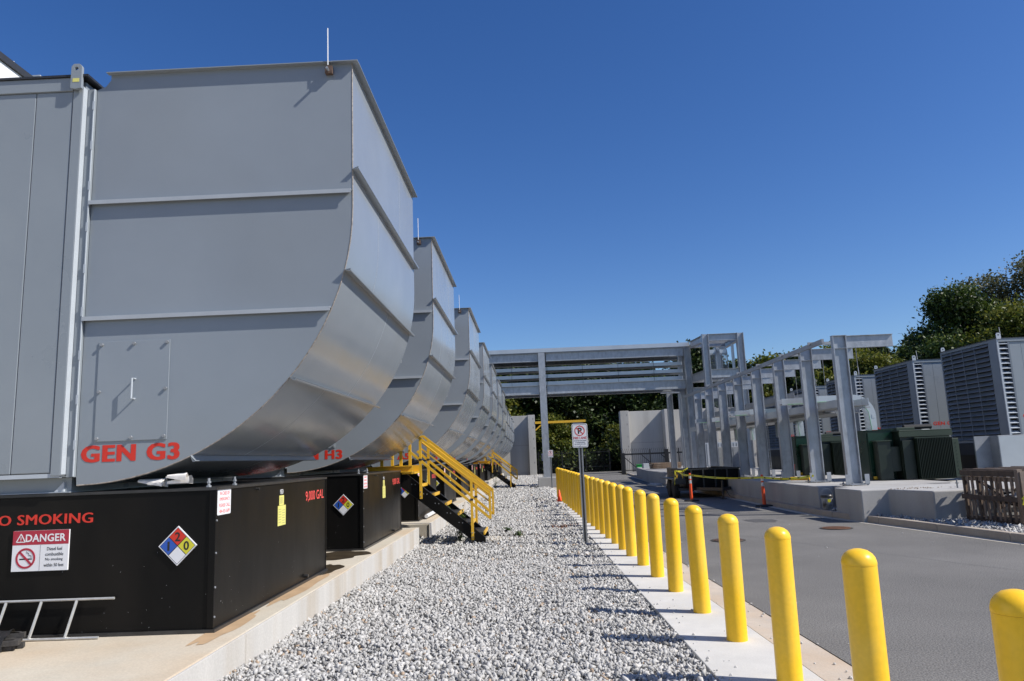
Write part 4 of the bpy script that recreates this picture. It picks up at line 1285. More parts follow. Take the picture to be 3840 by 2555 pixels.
# delineators
def delin(label, loc, h):
    t = thing("delineator_post", label, "delineator", loc, 0, "orange delineator posts by the trailer")
    MB().lathe([(.05, .05), (.045, h * .6), (.04, h * .63)], 16).build("post", ORNG, t, smooth=True)
    MB().lathe([(.041, h * .632), (.041, h * .75)], 16).build("reflective_band", REFL, t, smooth=True)
    MB().lathe([(.039, h * .752), (.038, h * .80)], 16).build("post_section", ORNG, t, smooth=True)
    MB().lathe([(.041, h * .802), (.041, h * .90)], 16).build("reflective_band", REFL, t, smooth=True)
    MB().lathe([(.038, h * .902), (.036, h * .97), (.025, h)], 16).build("top_section", ORNG, t, smooth=True)
    MB().lathe([(.26, 0), (.25, .035), (.12, .05), (.06, .055)], 8).build("rubber_base", TYRE, t)
delin("orange delineator post with silver bands in front of the dump trailer", (5.28, 25.1, 0), .92)
delin("orange delineator post with silver bands standing right of the dump trailer", (6.62, 21.65, 0), .90)

# ================================================================== SIGNS
def sign(label, X, Y, zt, zb, w_, rz=0.0, hpost=None):
    t = thing("fire_lane_sign", label, "sign", (X, Y, 0), rz, "no parking fire lane signs")
    # perforated U-channel post
    mb = MB()
    mb.box(-.006, .006, .0, .004, -.3, zb + .12)
    post = MB().box(-.030, -.0185, -.012, .013, -.2, zt - .03).box(.0185, .030, -.012, .013, -.2, zt - .03).box(-.042, -.0305, -.012, -.009, -.2, zt - .03).box(.0305, .042, -.012, -.009, -.2, zt - .03)
    po = post.build("post", GALVD, t)
    MB().box(-.018, .018, .018, .021, -.2, zt - .03).build("channel_web", mat("shaded_channel_zinc", (.10, .10, .10), .6), po)  # dark colour stands in for the shade inside the recessed channel
    mh = MB()
    z = .1
    while z < zb - .02:
        mh.tube([(0, .0165, z), (0, .0178, z)], .0055, 6)
        z += .0254 if Y < 20 else .1
    tag(mh.build("perforations", INK, po), kind='stuff')
    H = zt - zb
    cz = (zt + zb) / 2
    pl = MB().prism([(a, b + cz) for a, b in rrect(w_, H, .03)], -.018, -.014).build("sign_plate", WHITE, t)
    # black border as a ring
    o_, i_ = rrect(w_ - .026, H - .026, .024), rrect(w_ - .038, H - .038, .019)
    vs, fs = [], []
    n_ = len(o_)
    for k in range(n_):
        vs += [(o_[k][0], -.0186, o_[k][1] + cz), (i_[k][0], -.0186, i_[k][1] + cz), (i_[k][0], -.0181, i_[k][1] + cz), (o_[k][0], -.0181, o_[k][1] + cz)]
    for k in range(n_):
        a, b = 4 * k, 4 * ((k + 1) % n_)
        for j in range(4): fs.append((a + j, b + j, b + (j + 1) % 4, a + (j + 1) % 4))
    MB().add(vs, fs).build("border", INK, pl)
    text("P", .078 * w_ / .305, .118, INK, pl, (0.005, -.0192, zt - .135), bold=.03)
    mb = MB()
    ring(mb, 0, zt - .135, .083, .098, -.0202, -.0184)
    mb.bar((-.060, -.0206, zt - .135 + .060), (.060, -.0206, zt - .135 - .060), .0012, .014, (1, 0, 1))
    mb.build("prohibition_ring", REDT, pl)
    text("FIRE LANE", .245, .045, REDT, pl, (0, -.0192, zt - .272), bold=.012)
    text("VIOLATORS WILL BE TOWED", .235, .016, INK, pl, (0, -.0192, zt - .325), bold=.004)
    text("AT OWNER'S EXPENSE", .185, .016, INK, pl, (0, -.0192, zt - .358), bold=.004)
    text("GA. CODE 40-6-13 SEC", .215, .016, INK, pl, (0, -.0192, zt - .391), bold=.004)
    for z in (zt - .035, zb + .035): MB().tube([(0, -.025, z), (0, -.0195, z)], .007, 6).build("bolt", GALVD, pl)
sign("white NO PARKING FIRE LANE sign on perforated post, nearest, beside the bollards", .95, 14.28, 2.245, 1.79, .300, math.radians(-3))
sign("smaller-looking FIRE LANE sign in front of the steel bridge column", 1.02, 39.8, 2.02, 1.62, .27, 0)
sign("FIRE LANE sign half hidden behind the steel bridge column", .76, 45, 1.88, 1.44, .29, 0)

# ================================================================== BRIDGE (left-right steel pipe bridge)
t = thing("concrete_footing", "grey concrete footing under the bridge column at the end of the bollards", "footing", (.83, 42.0, 0))
MB().box(-.52, .52, -.6, .6, -.05, .53).build("block", CONCG, t, bevel=.02)
br = thing("steel_pipe_bridge", "galvanised steel bridge with cable trays crossing above the aisle and road", "bridge", (.83, 41.95, .53))
ox, oy, oz = .83, 41.95, .53
def B(x, y, z): return (x - ox, y - oy, z - oz)
YF, YR = 41.75, 43.6
MB().ibeam(B(.83, YF + .02, .545), B(.80, YF + .02, 7.58), (0, 1, 0), .38, .38, .025, .018).build("column", GALV, br)
MB().box(-.28, .28, -.44, .16, 0, .025).build("base_plate", GALV, br)
MB().ibeam(B(9.15, YF + .02, .70), B(9.15, YF + .02, 7.60), (1, 0, 0), .36, .36, .025, .018).build("column", GALV, br)
MB().ibeam(B(9.15, YR, .70), B(9.15, YR, 7.60), (1, 0, 0), .36, .36, .025, .018).build("column", GALV, br)
MB().ibeam(B(.83, YR + 2.6, .7), B(.83, YR + 2.6, 5.2), (0, 1, 0), .3, .3, .02, .015)
for (z0, z1) in ((7.08, 7.58), (5.20, 5.72)):
    for (xa, xb) in ((-14, .60), (1.06, 8.95)):
        MB().ibeam(B(xa, YF, (z0 + z1) / 2), B(xb, YF, (z0 + z1) / 2), (0, 0, 1), z1 - z0, .26, .022, .014).build("girder", GALV, br)
    MB().ibeam(B(-14, YR, (z0 + z1) / 2), B(8.95, YR, (z0 + z1) / 2), (0, 0, 1), z1 - z0, .26, .022, .014).build("girder", GALV, br)
    x = -12.0
    while x < 8.5:
        MB().ibeam(B(x, YF + .15, z1 - .12), B(x, YR - .15, z1 - .12), (0, 0, 1), .2, .14, .012, .01).build("cross_beam", GALV, br)
        x += 1.9
MB().box(B(-14, 0, 0)[0], B(9.3, 0, 0)[0], YF - .16 - oy, YF - .10 - oy, 7.60 - oz, 7.83 - oz).build("top_tray_side", GALVB, br)
MB().box(B(-14, 0, 0)[0], B(9.3, 0, 0)[0], YF - .098 - oy, YR - oy, 7.60 - oz, 7.615 - oz).build("top_tray_floor", GALVD, br)
for z in (6.60, 6.17, 5.74 + .02):
    for y in (YF + .35, YR - .3):
        mb = MB().box(B(-14, 0, 0)[0], B(8.9, 0, 0)[0], y - oy, y + .012 - oy, z - oz, z + .2 - oz)
        mb.box(B(-14, 0, 0)[0], B(8.9, 0, 0)[0], y - .02 - oy, y - .001 - oy, z - oz, z + .012 - oz)
        mb.build("tray_side_rail", GALVB, br)
    MB().box(B(-14, 0, 0)[0], B(8.9, 0, 0)[0], YF + .365 - oy, YR - .305 - oy, z + .02 - oz, z + .03 - oz).build("tray_floor", GALVD, br)
x = -11.2
while x < 8.8:
    for y in (YF + .3, YR - .25): MB().tube([B(x, y, 5.66), B(x, y, 7.08)], .009, 5).build("hanger_rod", BLKEDGE, br)
    MB().box(B(x, 0, 0)[0] - .02, B(x, 0, 0)[0] + .02, YF + .28 - oy, YR - .23 - oy, 5.62 - oz, 5.66 - oz).build("trapeze_bar", GALVD, br)
    x += 2.05
for xx in (.60, 1.05):
    for zz in (7.32, 5.46):
        mb = MB()
        for k in range(6): mb.tube([(xx - .83 + (.0 if xx < .8 else 0), YF - .03 - oy, zz - .18 + k * .07 - oz), (xx - .83, YF - .012 - oy, zz - .18 + k * .07 - oz)], .016, 6)
        tag(mb.build("bolt_heads", GALVD, br), kind='stuff')
# tower at the right end
tw = thing("steel_tower", "tall galvanised steel tower frame with caged cable ladders at the bridge's right end", "tower", (10.5, 40, .676))
def TW(x, y, z): return (x - 10.5, y - 40, z - .676)
cols = [(9.56, 39.0), (11.42, 39.0), (11.42, 43.6), (11.42, 41.7)]
for (x, y) in cols[:3]:
    MB().ibeam(TW(x, y, .69), TW(x, y, 7.84), (1, 0, 0), .34, .34, .024, .016).build("column", GALV, tw)
for (z0, z1) in ((7.46, 7.83), (5.47, 5.93)):
    zc = (z0 + z1) / 2
    MB().ibeam(TW(9.74, 39, zc), TW(11.24, 39, zc), (0, 0, 1), z1 - z0, .22, .02, .014).build("beam", GALV, tw)
    MB().ibeam(TW(9.56, 39.2, zc), TW(9.32, 41.5, zc), (0, 0, 1), z1 - z0, .22, .02, .014).build("beam", GALV, tw)
    MB().ibeam(TW(11.42, 39.2, zc), TW(11.42, 43.4, zc), (0, 0, 1), z1 - z0, .22, .02, .014).build("beam", GALV, tw)
    MB().ibeam(TW(9.4, 41.3, zc), TW(11.24, 41.3, zc), (0, 0, 1), z1 - z0, .22, .02, .014).build("beam", GALV, tw)
    for k in range(3): MB().box(TW(9.75, 0, 0)[0], TW(11.2, 0, 0)[0], TW(0, 39.5 + k * .55, 0)[1], TW(0, 39.56 + k * .55, 0)[1], zc - .676 - .1, zc - .676 - .02).build("unistrut", GALVD, tw)
for k, xx in enumerate((9.98, 10.6)):
    # curved ladder tray dropping down
    w_ = .40
    pts = [(39.9, 7.12), (39.65, 7.10), (39.48, 6.98), (39.42, 6.8), (39.40, 6.4), (39.40, 5.2), (39.40, 3.4)]
    for xo in (xx - w_ / 2, xx + w_ / 2):
        mb = MB()
        for (ya, za), (yb, zb) in zip(pts, pts[1:]): mb.bar(TW(xo, ya, za), TW(xo, yb, zb), .012, .12, (0, 1, 0) if abs(ya - yb) < abs(za - zb) else (0, 0, 1))
        mb.build("ladder_tray_side", GALVB, tw)
    mb = MB()
    z = 3.5
    while z < 6.8:
        mb.box(TW(xx - w_ / 2, 0, 0)[0], TW(xx + w_ / 2, 0, 0)[0], TW(0, 39.39, 0)[1], TW(0, 39.41, 0)[1], z - .676, z - .676 + .012)
        z += .055
    for q in range(7):
        x_ = xx - w_ / 2 + .05 + q * .05
        mb.tube([TW(x_, 39.42, 3.4), TW(x_, 39.42, 6.85)], .006, 4)
    tag(mb.build("wire_mesh", GALVD, tw), kind='stuff')
    MB().box(TW(xx - .19, 0, 0)[0], TW(xx + .19, 0, 0)[0], TW(0, 39.46, 0)[1], TW(0, 39.5, 0)[1], 6.75 - .676, 7.05 - .676).build("tray_cover", GALVB, tw)
MB().box(TW(11.0, 0, 0)[0], TW(11.15, 0, 0)[0], TW(0, 39.3, 0)[1], TW(0, 39.34, 0)[1], 5.95 - .676, 7.3 - .676).build("conduit_channel", GALVB, tw)
# lower support columns further along
lows = [(8.70, 45.6), (9.47, 45.8), (10.3, 47.4)]
for i, (x, y) in enumerate(lows):
    t = thing("steel_support_column", f"galvanised support column beyond the tower, {ORD[i]} from the left", "column", (x, y, .6), 0, "support columns beyond the tower")
    MB().ibeam((0, 0, .02), (0, 0, 4.65), (1, 0, 0), .33, .3, .022, .015).build("shaft", GALV, t)
    MB().box(-.25, .25, -.2, .2, 0, .02).build("base_plate", GALVD, t)
t = thing("steel_crosshead_beam", "galvanised beam resting across the support columns beyond the tower", "beam", (9.5, 45.7, 5.27))
MB().ibeam((-1.3, 0, .16), (1.6, 0.2, .16), (0, 0, 1), .3, .2, .02, .014).build("beam", GALV, t)

# ================================================================== RIGHT PLINTHS
def plinth(label, poly, z0, z1):
    t = thing("concrete_plinth", label, "plinth")
    MB().prism(poly, z0, z1, 'z').build("block", CONCG, t, bevel=.025)
    return t
plinth("low concrete plinth in two steps below the nearest galvanised frame", [(6.99, 16.12), (7.58, 16.12), (7.90, 14.96), (13.5, 14.90), (13.5, 17.42), (6.96, 17.42)], -.05, .676)
plinth("long concrete plinth carrying the row of galvanised frames", [(6.965, 18.43), (10.2, 18.43), (10.2, 36.2), (6.86, 36.2), (6.90, 25)], -.05, .668)
plinth("far concrete plinth with bolts on top beside the road", [(6.60, 37.2), (11.8, 37.2), (11.8, 54), (7.55, 54), (6.70, 44)], -.05, .66)
for (i, (x, y)) in enumerate(((6.42, 38.8), (6.18, 38.0))):
    t = thing("concrete_offcut", f"small concrete offcut at the foot of the far plinth, {ORD[i]} from the plinth", "offcut", (x, y, 0), .3)
    MB().box(-.15, .15, -.5, .5, 0, .09).build("slab", CONC, t, bevel=.01)
# anchor bolts on the nearest plinth
for i, (x, y) in enumerate(((8.75, 15.6), (8.92, 15.55), (9.12, 15.5), (9.6, 15.4))):
    t = thing("anchor_bolt", f"upright steel anchor bolt on the nearest plinth, {ORD[i]} from the left", "bolt", (x, y, .676), 0, "anchor bolts on the nearest plinth")
    MB().tube([(0, 0, 0), (0, 0, .17)], .016, 6).build("shank", GALVD, t)
    MB().lathe([(.033, .09), (.033, .115)], 6).build("nut", GALVD, t)
rd = random.Random(3)
mb = MB()
for k in range(60):
    x, y = rd.gauss(8.15, .35), rd.gauss(16.0, .14)
    s_ = rd.uniform(.006, .016)
    mb.lathe([(s_, 0), (s_ * .8, s_)], 5, (x, y, .677))
tag(mb.build("concrete_crumbs", GUT), "scattered crumbs of debris on top of the nearest plinth", "debris", kind='stuff')

# ================================================================== GALVANISED CANTILEVER FRAMES
def make_frame():
    t = thing("cantilever_frame", "", "steel frame", (0, 0, 0), 0, "galvanised cantilever frames on the long plinth")
    H = 3.66
    MB().box(-.28, .28, -.2, .2, .012, .035).build("base_plate", GALV, t)
    MB().ibeam((0, 0, .037), (0, 0, H), (1, 0, 0), .34, .135, .022, .014).build("column", GALV, t)
    MB().ibeam((.172, 0, H - .155), (1.33, 0, H - .155), (0, 0, 1), .31, .10, .012, .010).build("arm", GALV, t)
    MB().box(-.146, .146, -.066, .066, H - .318, H - .306).build("stiffener", GALV, t)
    MB().box(-.18, .18, -.07, .07, H + .002, H + .014).build("cap_plate", GALV, t)
    for sx_ in (-1, 1):
        MB().box(sx_ * .23 - .055, sx_ * .23 + .055, -.21, -.195, .036, .26).build("angle_clip", GALV, t)
        MB().box(sx_ * .23 - .055, sx_ * .23 + .055, -.194, -.1, .036, .048).build("clip_foot", GALV, t)
    for (x, y) in ((-.25, -.16), (.25, -.16), (-.2, .16), (.2, .16), (-.12, -.18), (.12, -.18)):
        m_ = MB().tube([(x, y, -.01), (x, y, .085)], .012, 6)
        m_.lathe([(.026, .036), (.026, .055)], 6, (x, y, 0)).lathe([(.024, -.005), (.024, .011)], 6, (x, y, 0))
        m_.build("anchor_nut", GALVD, t)
    return t
fr0 = make_frame()
index_kids()
FY = [18.35, 20.55, 22.85, 25.15, 27.4, 29.7, 31.9, 34.1]
# the first stands on the low plinth's far edge: give it its own footing
t = thing("concrete_footing", "raised concrete footing under the nearest galvanised frame", "footing", (8.3, 17.95, 0))
MB().box(-.95, 1.0, -.5, .44, -.05, .672).build("block", CONCG, t, bevel=.02)
for i, Y in enumerate(FY):
    f = fr0 if i == 0 else copy_tree(fr0)
    f.location = (7.79 if i == 0 else 7.80, Y - (.1 if i == 0 else 0), .679)
    f["label"] = f"galvanised steel cantilever frame, {ORD[i]} from the camera on the right-hand plinths"
t = thing("longitudinal_strut", "galvanised channel strut running along the tops of the cantilever frames", "strut", (7.58, 18.7, 4.2))
MB().box(-.03, .03, 0, 17.4, .03, .15).build("channel", GALVD, t)
mb = MB()
for i, Y in enumerate([19.45, 21.7, 24.0, 26.3, 28.5, 30.8]):
    t = thing("trapeze_support", f"strut-channel trapeze with threaded rods between the cantilever frames, {ORD[i]} from the camera", "tray support", (8.47, Y, 2.56), 0, "trapeze supports between the frames")
    MB().box(-.99, .30, -.02, .02, 1.74, 1.82).build("upper_bar", GALVD, t)
    MB().box(-.40, .45, -.02, .02, .02, .06).build("lower_bar", GALVD, t)
    for x in (-.38, -.10, .26): MB().tube([(x, 0, .0), (x, 0, 1.92)], .007, 5).build("threaded_rod", GALVD, t)
t = thing("cable_tray", "long galvanised cable tray running behind the cantilever frames", "cable tray", (8.47, 19.3, 2.64))
for x in (-.34, .36): MB().box(x, x + .012, 0, 18.5, 0, .2).build("side_rail", GALVB, t)
MB().box(-.326, .358, 0, 18.5, .01, .02).build("tray_floor", GALVD, t)
t = thing("cable_tray", "second galvanised cable tray stacked low behind the cantilever frames", "cable tray", (8.95, 21.0, 2.55))
for x in (-.35, .65): MB().box(x, x + .012, .6, 15, 0, .2).build("side_rail", GALVD, t)
MB().box(-.336, .648, .6, 15, .01, .02).build("tray_floor", GALVD, t)
t = thing("cable_tray", "upper galvanised cable tray farther along behind the cantilever frames", "cable tray", (9.1, 24.5, 3.25))
for x in (-.3, .3): MB().box(x, x + .012, 0, 12, 0, .2).build("side_rail", GALVD, t)
MB().box(-.286, .298, 0, 12, .01, .02).build("tray_floor", GALVD, t)

# branch trays with elbows dropping into the green cabinets
def make_elbow():
    t = thing("elbow_cable_tray", "", "cable tray", (0, 0, 0), 0, "elbow trays dropping into the green cabinets")
    def side(R0, R1, cx, cz, xl, zb, y, name, ma):
        pts_o, pts_i = [(xl, cz + R1)], [(xl, cz + R0)]
        for k in range(11):
            a = math.radians(90 - 9 * k)
            pts_o.append((cx + R1 * math.cos(a), cz + R1 * math.sin(a)))
            pts_i.append((cx + R0 * math.cos(a), cz + R0 * math.sin(a)))
        pts_o.append((cx + R1, zb)); pts_i.append((cx + R0, zb))
        for k in range(len(pts_o) - 1):
            pass
        vs, fs = [], []
        for (a, b) in zip(pts_o, pts_i): vs += [(a[0], y, a[1]), (b[0], y, b[1]), (b[0], y + .006, b[1]), (a[0], y + .006, a[1])]
        for k in range(len(pts_o) - 1):
            a, b = 4 * k, 4 * k + 4
            for j in range(4): fs.append((a + j, b + j, b + (j + 1) % 4, a + (j + 1) % 4))
        fs += [(0, 1, 2, 3), tuple(4 * (len(pts_o) - 1) + j for j in (3, 2, 1, 0))]
        return MB().add(vs, fs).build(name, ma, t)
    R0, R1 = .42, .60
    side(R0, R1, 0, -.60, -1.25, -1.0, 0, "side_rail", GALVB)
    side(R0, R1, 0, -.60, -1.25, -1.0, .34, "side_rail", GALVB)
    mb = MB()
    pts = [(x, -.60 + R0 + .03) for x in np.arange(-1.2, 0, .035)]
    pts += [((R0 + .03) * math.cos(a), -.60 + (R0 + .03) * math.sin(a)) for a in np.radians(np.arange(90, 0, -4.5))]
    pts += [(R0 + .03, z) for z in np.arange(-.6, -1.0, -.035)]
    for (x, z) in pts: mb.tube([(x, .006, z), (x, .34, z)], .007, 4, False)
    tag(mb.build("rungs", GALVD, t), kind='stuff')
    for (x, z) in ((-.02, -.09), (.52, -.62)):
        MB().box(x - .04, x + .04, -.008, -.001, z - .05, z + .05).build("splice_plate", GALVB, t)
    MB().tube([(-1.1, -.01, -.17), (0, -.01, -.165), (.25, -.01, -.27), (.40, -.01, -.5), (.44, -.01, -1.0)], .007, 5).build("green_ground_wire", mat("green_wire", (.08, .3, .12), .5), t)
    return t
el0 = make_elbow()
index_kids()
k = 0
for i in range(3):
    for dx, dy in ((0, 0), (-.52, .55)):
        e = el0 if k == 0 else copy_tree(el0)
        e.location = (9.03 + dx, 20.68 + dy + i * 5.5, 3.03)
        e["label"] = f"galvanised elbow tray, {'nearer' if dx == 0 else 'farther'} of the pair dropping into the {ORD[i]} green cabinet"
        k += 1
# vertical ladder tray beside the frames (mesh seen edge-on)
for i, Y in enumerate((18.75, 21.05, 25.6)):
    t = thing("cable_ladder", f"upright cable ladder just behind the {ORD[(0, 1, 3)[i]]} cantilever frame", "cable ladder", (8.13, Y, .7), 0, "upright cable ladders behind the frames")
    MB().box(-.07, -.055, 0, .03, 0, 2.2).build("side_rail", GALVD, t)
    MB().box(.055, .07, 0, .03, 0, 2.2).build("side_rail", GALVD, t)
    mb = MB()
    z = .05
    while z < 2.2: mb.box(-.054, .054, .005, .025, z, z + .018); z += .05
    tag(mb.build("rungs", GALVD, t), kind='stuff')

# ================================================================== GREEN TRANSFORMERS
def make_transformer():
    t = thing("transformer", "", "transformer", (0, 0, 0), 0, "green transformers on the right")
    MB().box(-.02, 1.30, .12, 2.2, .08, 1.34).build("tank_body", GRN, t, bevel=.01)
    MB().box(-.06, 1.34, .06, 2.26, 1.345, 1.375).build("lid", GRNL, t, bevel=.006)
    MB().box(-.06, 1.34, .05, .055 + .06, 1.20, 1.343).build("lid_band", GRNL, t)
    MB().box(.1, .6, .5, 1.6, 1.378, 1.46).build("top_hatch", GRNL, t, bevel=.01)
    MB().tube([(.5, .9, 1.47), (1.25, .9, 1.47)], .07, 10).build("conservator", DARK, t)
    rad = MB().box(.30, 1.22, -.02, .02, 1.15, 1.175).build("radiator_header", GRNL, t)
    MB().box(.30, 1.22, -.02, .02, .07, .095).build("radiator_header", GRNL, t)
    fin = MB().box(0, .012, -.14, .10, .096, 1.149).mesh("fin", GRN)
    for k in range(22): part_from(fin, "fin", t, (.305 + k * .0425, 0, 0))
    MB().box(-.02, .28, .02, .11, .08, 1.10).build("side_panel", GRN, t, bevel=.004)
    MB().box(1.34, 1.62, .3, 1.9, .1, 1.12).build("side_radiator", GRNL, t, bevel=.01)
    MB().box(-.62, -.27, .15, .44, .08, 1.10).build("control_box", GRN, t, bevel=.01)
    MB().box(-.65, -.24, .12, .45, 1.103, 1.13).build("control_box_lid", GRNL, t)
    MB().box(-.26, -.03, .18, .42, .3, .95).build("link_duct", GRN, t)
    mb = MB()
    for i in range(9):
        for xx in (1.42, 1.54): mb.lathe([(.012, 0), (.008, .01)], 6, (0, 0, 0)) if False else mb.tube([(xx, .300, .2 + i * .1), (xx, .288, .2 + i * .1)], .012, 6)
    tag(mb.build("bolt_heads", GRNL, t), kind='stuff')
    return t
tr0 = make_transformer()
def make_cab():
    t = thing("green_cabinet", "", "cabinet", (0, 0, 0), 0, "dark green switch cabinets under the elbow trays")
    MB().box(0, .68, 0, .68, 0, 1.33).build("body", GRN2, t, bevel=.01)
    MB().box(-.02, .70, -.02, .70, 1.332, 1.35).build("roof", GRN2, t)
    MB().box(-.014, -.002, .04, .64, .1, 1.27).build("door", GRN2, t)
    MB().box(.03, .5, -.10, -.002, .03, .11).build("yellow_bumper", YELS, t, bevel=.01)
    return t
cb0 = make_cab()
index_kids()
for i in range(2):
    o = tr0 if i == 0 else copy_tree(tr0)
    o.location = (9.90, 19.9 + i * 5.5, .60)
    o["label"] = f"dark green finned transformer, {ORD[i]} from the camera behind the cantilever frames"
    o = cb0 if i == 0 else copy_tree(cb0)
    o.location = (9.19, 20.37 + i * 5.5, .668)
    o["label"] = f"bottle-green steel cabinet below the elbow trays, {ORD[i]} from the camera"
struct("concrete_pad", MB().box(9.6, 12.2, 18.9, 42, -.05, .595), CONCG, bevel=.02)
t = thing("galvanised_box", "large bare metal box standing right of the nearest green transformer", "metal box", (12.45, 20.0, .72))
MB().box(0, 1.9, .0, .9, 0, 1.02).build("body", GALVD, t, bevel=.006)
MB().prism([(-.42, 0.0), (0.0, 0.0), (0, 1.02), (-.42, 1.02)], .35, .40).build("side_wing", GALVD, t)
MB().box(0.02, 1.88, -.004, -.0005, .02, 1.0).build("front_sheet", GALVB, t)
struct("concrete_pad", MB().box(12.0, 14.8, 19.2, 24, -.05, .715), CONCG, bevel=.02)

# ================================================================== RIGHT GENERATORS WITH LOUVRES
def make_rgen():
    t = thing("louvred_enclosure", "", "generator", (0, 0, 0), 0, "louvred generator enclosures in the right row")
    Wd, z0, z1 = 3.36, 0, 3.45
    MB().box(.12, 12, .12, Wd - .02, z0, z1).build("enclosure_body", LOUV, t)
    # louvre face (-x), frame + slats
    MB().box(-.02, .11, -.0, .42, z0, z1).build("corner_panel", LOUV, t)
    MB().box(-.02, .11, Wd - .08, Wd, z0, z1).build("corner_post", LOUV, t)
    MB().box(-.02, .11, .425, Wd - .085, z1 - .09, z1).build("head_rail", LOUV, t)
    MB().box(-.02, .11, .425, Wd - .085, z0, z0 + .08).build("sill_rail", LOUV, t)
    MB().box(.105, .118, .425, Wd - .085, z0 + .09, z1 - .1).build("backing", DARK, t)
    N_ = 20
    sl = MB().prism([(-.055, -.012), (-.05, -.022), (.10, .118), (.095, .128)], .428, Wd - .09).mesh("louvre_slat", LOUV)
    for k in range(N_): part_from(sl, "louvre_slat", t, (0, 0, z0 + .12 + k * (z1 - z0 - .3) / (N_ - 1)))
    for k in (1, 2, 3): MB().box(-.075, -.057, .425 + k * .715, .445 + k * .715, z0 + .08, z1 - .09).build("mullion", LOUV, t)
    # near face (-y): narrow louvre strip then panels
    MB().box(.0, .05, -.04, .1, z0, z1).build("corner_trim", CONTL, t)
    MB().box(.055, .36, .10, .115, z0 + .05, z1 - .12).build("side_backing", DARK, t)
    ss = MB().prism([(0.0, .095), (-.07, -.02), (-.06, -.03), (.01, .08)], .06, .355, 'x')
    # prism along x: poly is (y,z)
    sm = MB().prism([(.095, .075), (-.035, -.01), (-.03, -.022), (.10, .063)], .06, .355, 'x').mesh("side_slat", CONTL)
    for k in range(N_): part_from(sm, "side_slat", t, (0, 0, z0 + .12 + k * (z1 - z0 - .3) / (N_ - 1)))
    MB().box(.365, .42, -.02, .1, z0, z1 - .115).build("jamb", LOUV, t)
    x = .425
    while x < 5:
        MB().box(x + .003, x + .377, 0, .1, z0 + .03, z1 - .115).build("wall_panel", CONT, t, bevel=.004)
        x += .38
    MB().box(x, 12, 0, .1, z0 + .03, z1 - .115).build("wall_panel", CONT, t)
    MB().box(.052, 12, -.03, .11, z1 - .11, z1).build("top_rail", CONT, t)
    MB().box(-.06, 12, -.05, Wd + .03, z1 + .002, z1 + .02).build("roof_edge", BLKEDGE, t)
    for y in (-.05, Wd - .05):
        lg = MB().prism([(-.01, z1 - .02), (.13, z1 - .02), (.13, z1 + .14), (.10, z1 + .19), (.02, z1 + .19), (-.01, z1 + .14)], y - .03, y).build("lifting_lug", CONTL, t)
        MB().tube([(.06, y - .034, z1 + .12), (.06, y - .031, z1 + .12)], .025, 10).build("lug_hole", INK, lg)
    MB().tube([(.45, .4, z1), (.43, .4, z1 + .45)], .008, 5).build("lightning_rod", WHITE, t)
    MB().box(-.1, 12, .05, Wd - .1, -.42, -.005).build("base_frame", DARK, t)
    text("GEN G4", .85, .15, REDT, t, (.96, -.0018, .83), bold=.03)
    return t
rg0 = make_rgen()
def make_rtank():
    t = thing("fuel_tank", "", "fuel tank", (0, 0, 0), 0, "fuel tanks under the right generators")
    MB().box(.0, 12, 0, 3.3, 0, 1.05).build("tank_shell", BLACK, t)
    MB().box(-.03, 12, -.03, 3.33, 1.052, 1.07).build("top_plate", BLKEDGE, t)
    MB().box(.02, .42, -.008, -.001, .72, 1.0).build("notice", WHITE, t)
    d = MB().prism([(.3, .48), (.46, .64), (.3, .80 - .0), (.14, .64)], -.016, -.009).build("hazard_diamond", WHITE, t)
    for ox_, oz_, mm in ((0, .07, REDT), (-.07, 0, BLU), (.07, 0, YV)):
        MB().prism([(.3 + ox_ + .065, .64 + oz_), (.3 + ox_, .64 + oz_ + .065), (.3 + ox_ - .065, .64 + oz_), (.3 + ox_, .64 + oz_ - .065)], -.019, -.017).build("quadrant", mm, d)
    s = MB().box(.05, .72, -.008, -.001, .12, .46).build("danger_sign", WHITE, t)
    MB().box(.05, .72, -.011, -.009, .34, .46).build("header", REDD, s)
    text("DANGER", .45, .07, WHITE, s, (.4, -.013, .40), bold=.02)
    mb = MB(); ring(mb, .2, .23, .06, .08, -.012, -.009); mb.build("prohibition_ring", REDD, s)
    return t
rt0 = make_rtank()
index_kids()
for i in range(5):
    o = rg0 if i == 0 else copy_tree(rg0)
    o.location = (15.83, 24.8 + i * 5.5, 1.55)
    o["label"] = f"grey generator enclosure with wide louvred face, {ORD[i]} from the camera in the right row"
    o = rt0 if i == 0 else copy_tree(rt0)
    o.location = (15.95, 24.85 + i * 5.5, .3)
    o["label"] = f"black fuel tank with warning signs under the {ORD[i]} louvred enclosure"
struct("concrete_pad", MB().box(15.0, 30, 23, 52, -.05, .29), CONCG, bevel=.02)
t = thing("yellow_stair_rail", "short yellow guard rail in the shade beside the nearest right-hand tank", "rail", (15.1, 24.2, .6))
MB().tube([(0, 0, 0), (.12, 0, .75), (.55, 0, .75), (.45, 0, 0)], .045, 8).build("hoop", YELS, t)
t = thing("yellow_stair_rail", "yellow handrail slanting up behind the nearest louvred enclosure", "rail", (17.2, 29.2, 1.6))
MB().tube([(0, 0, 0), (.45, 0, .5)], .05, 8).build("rail", YELS, t)

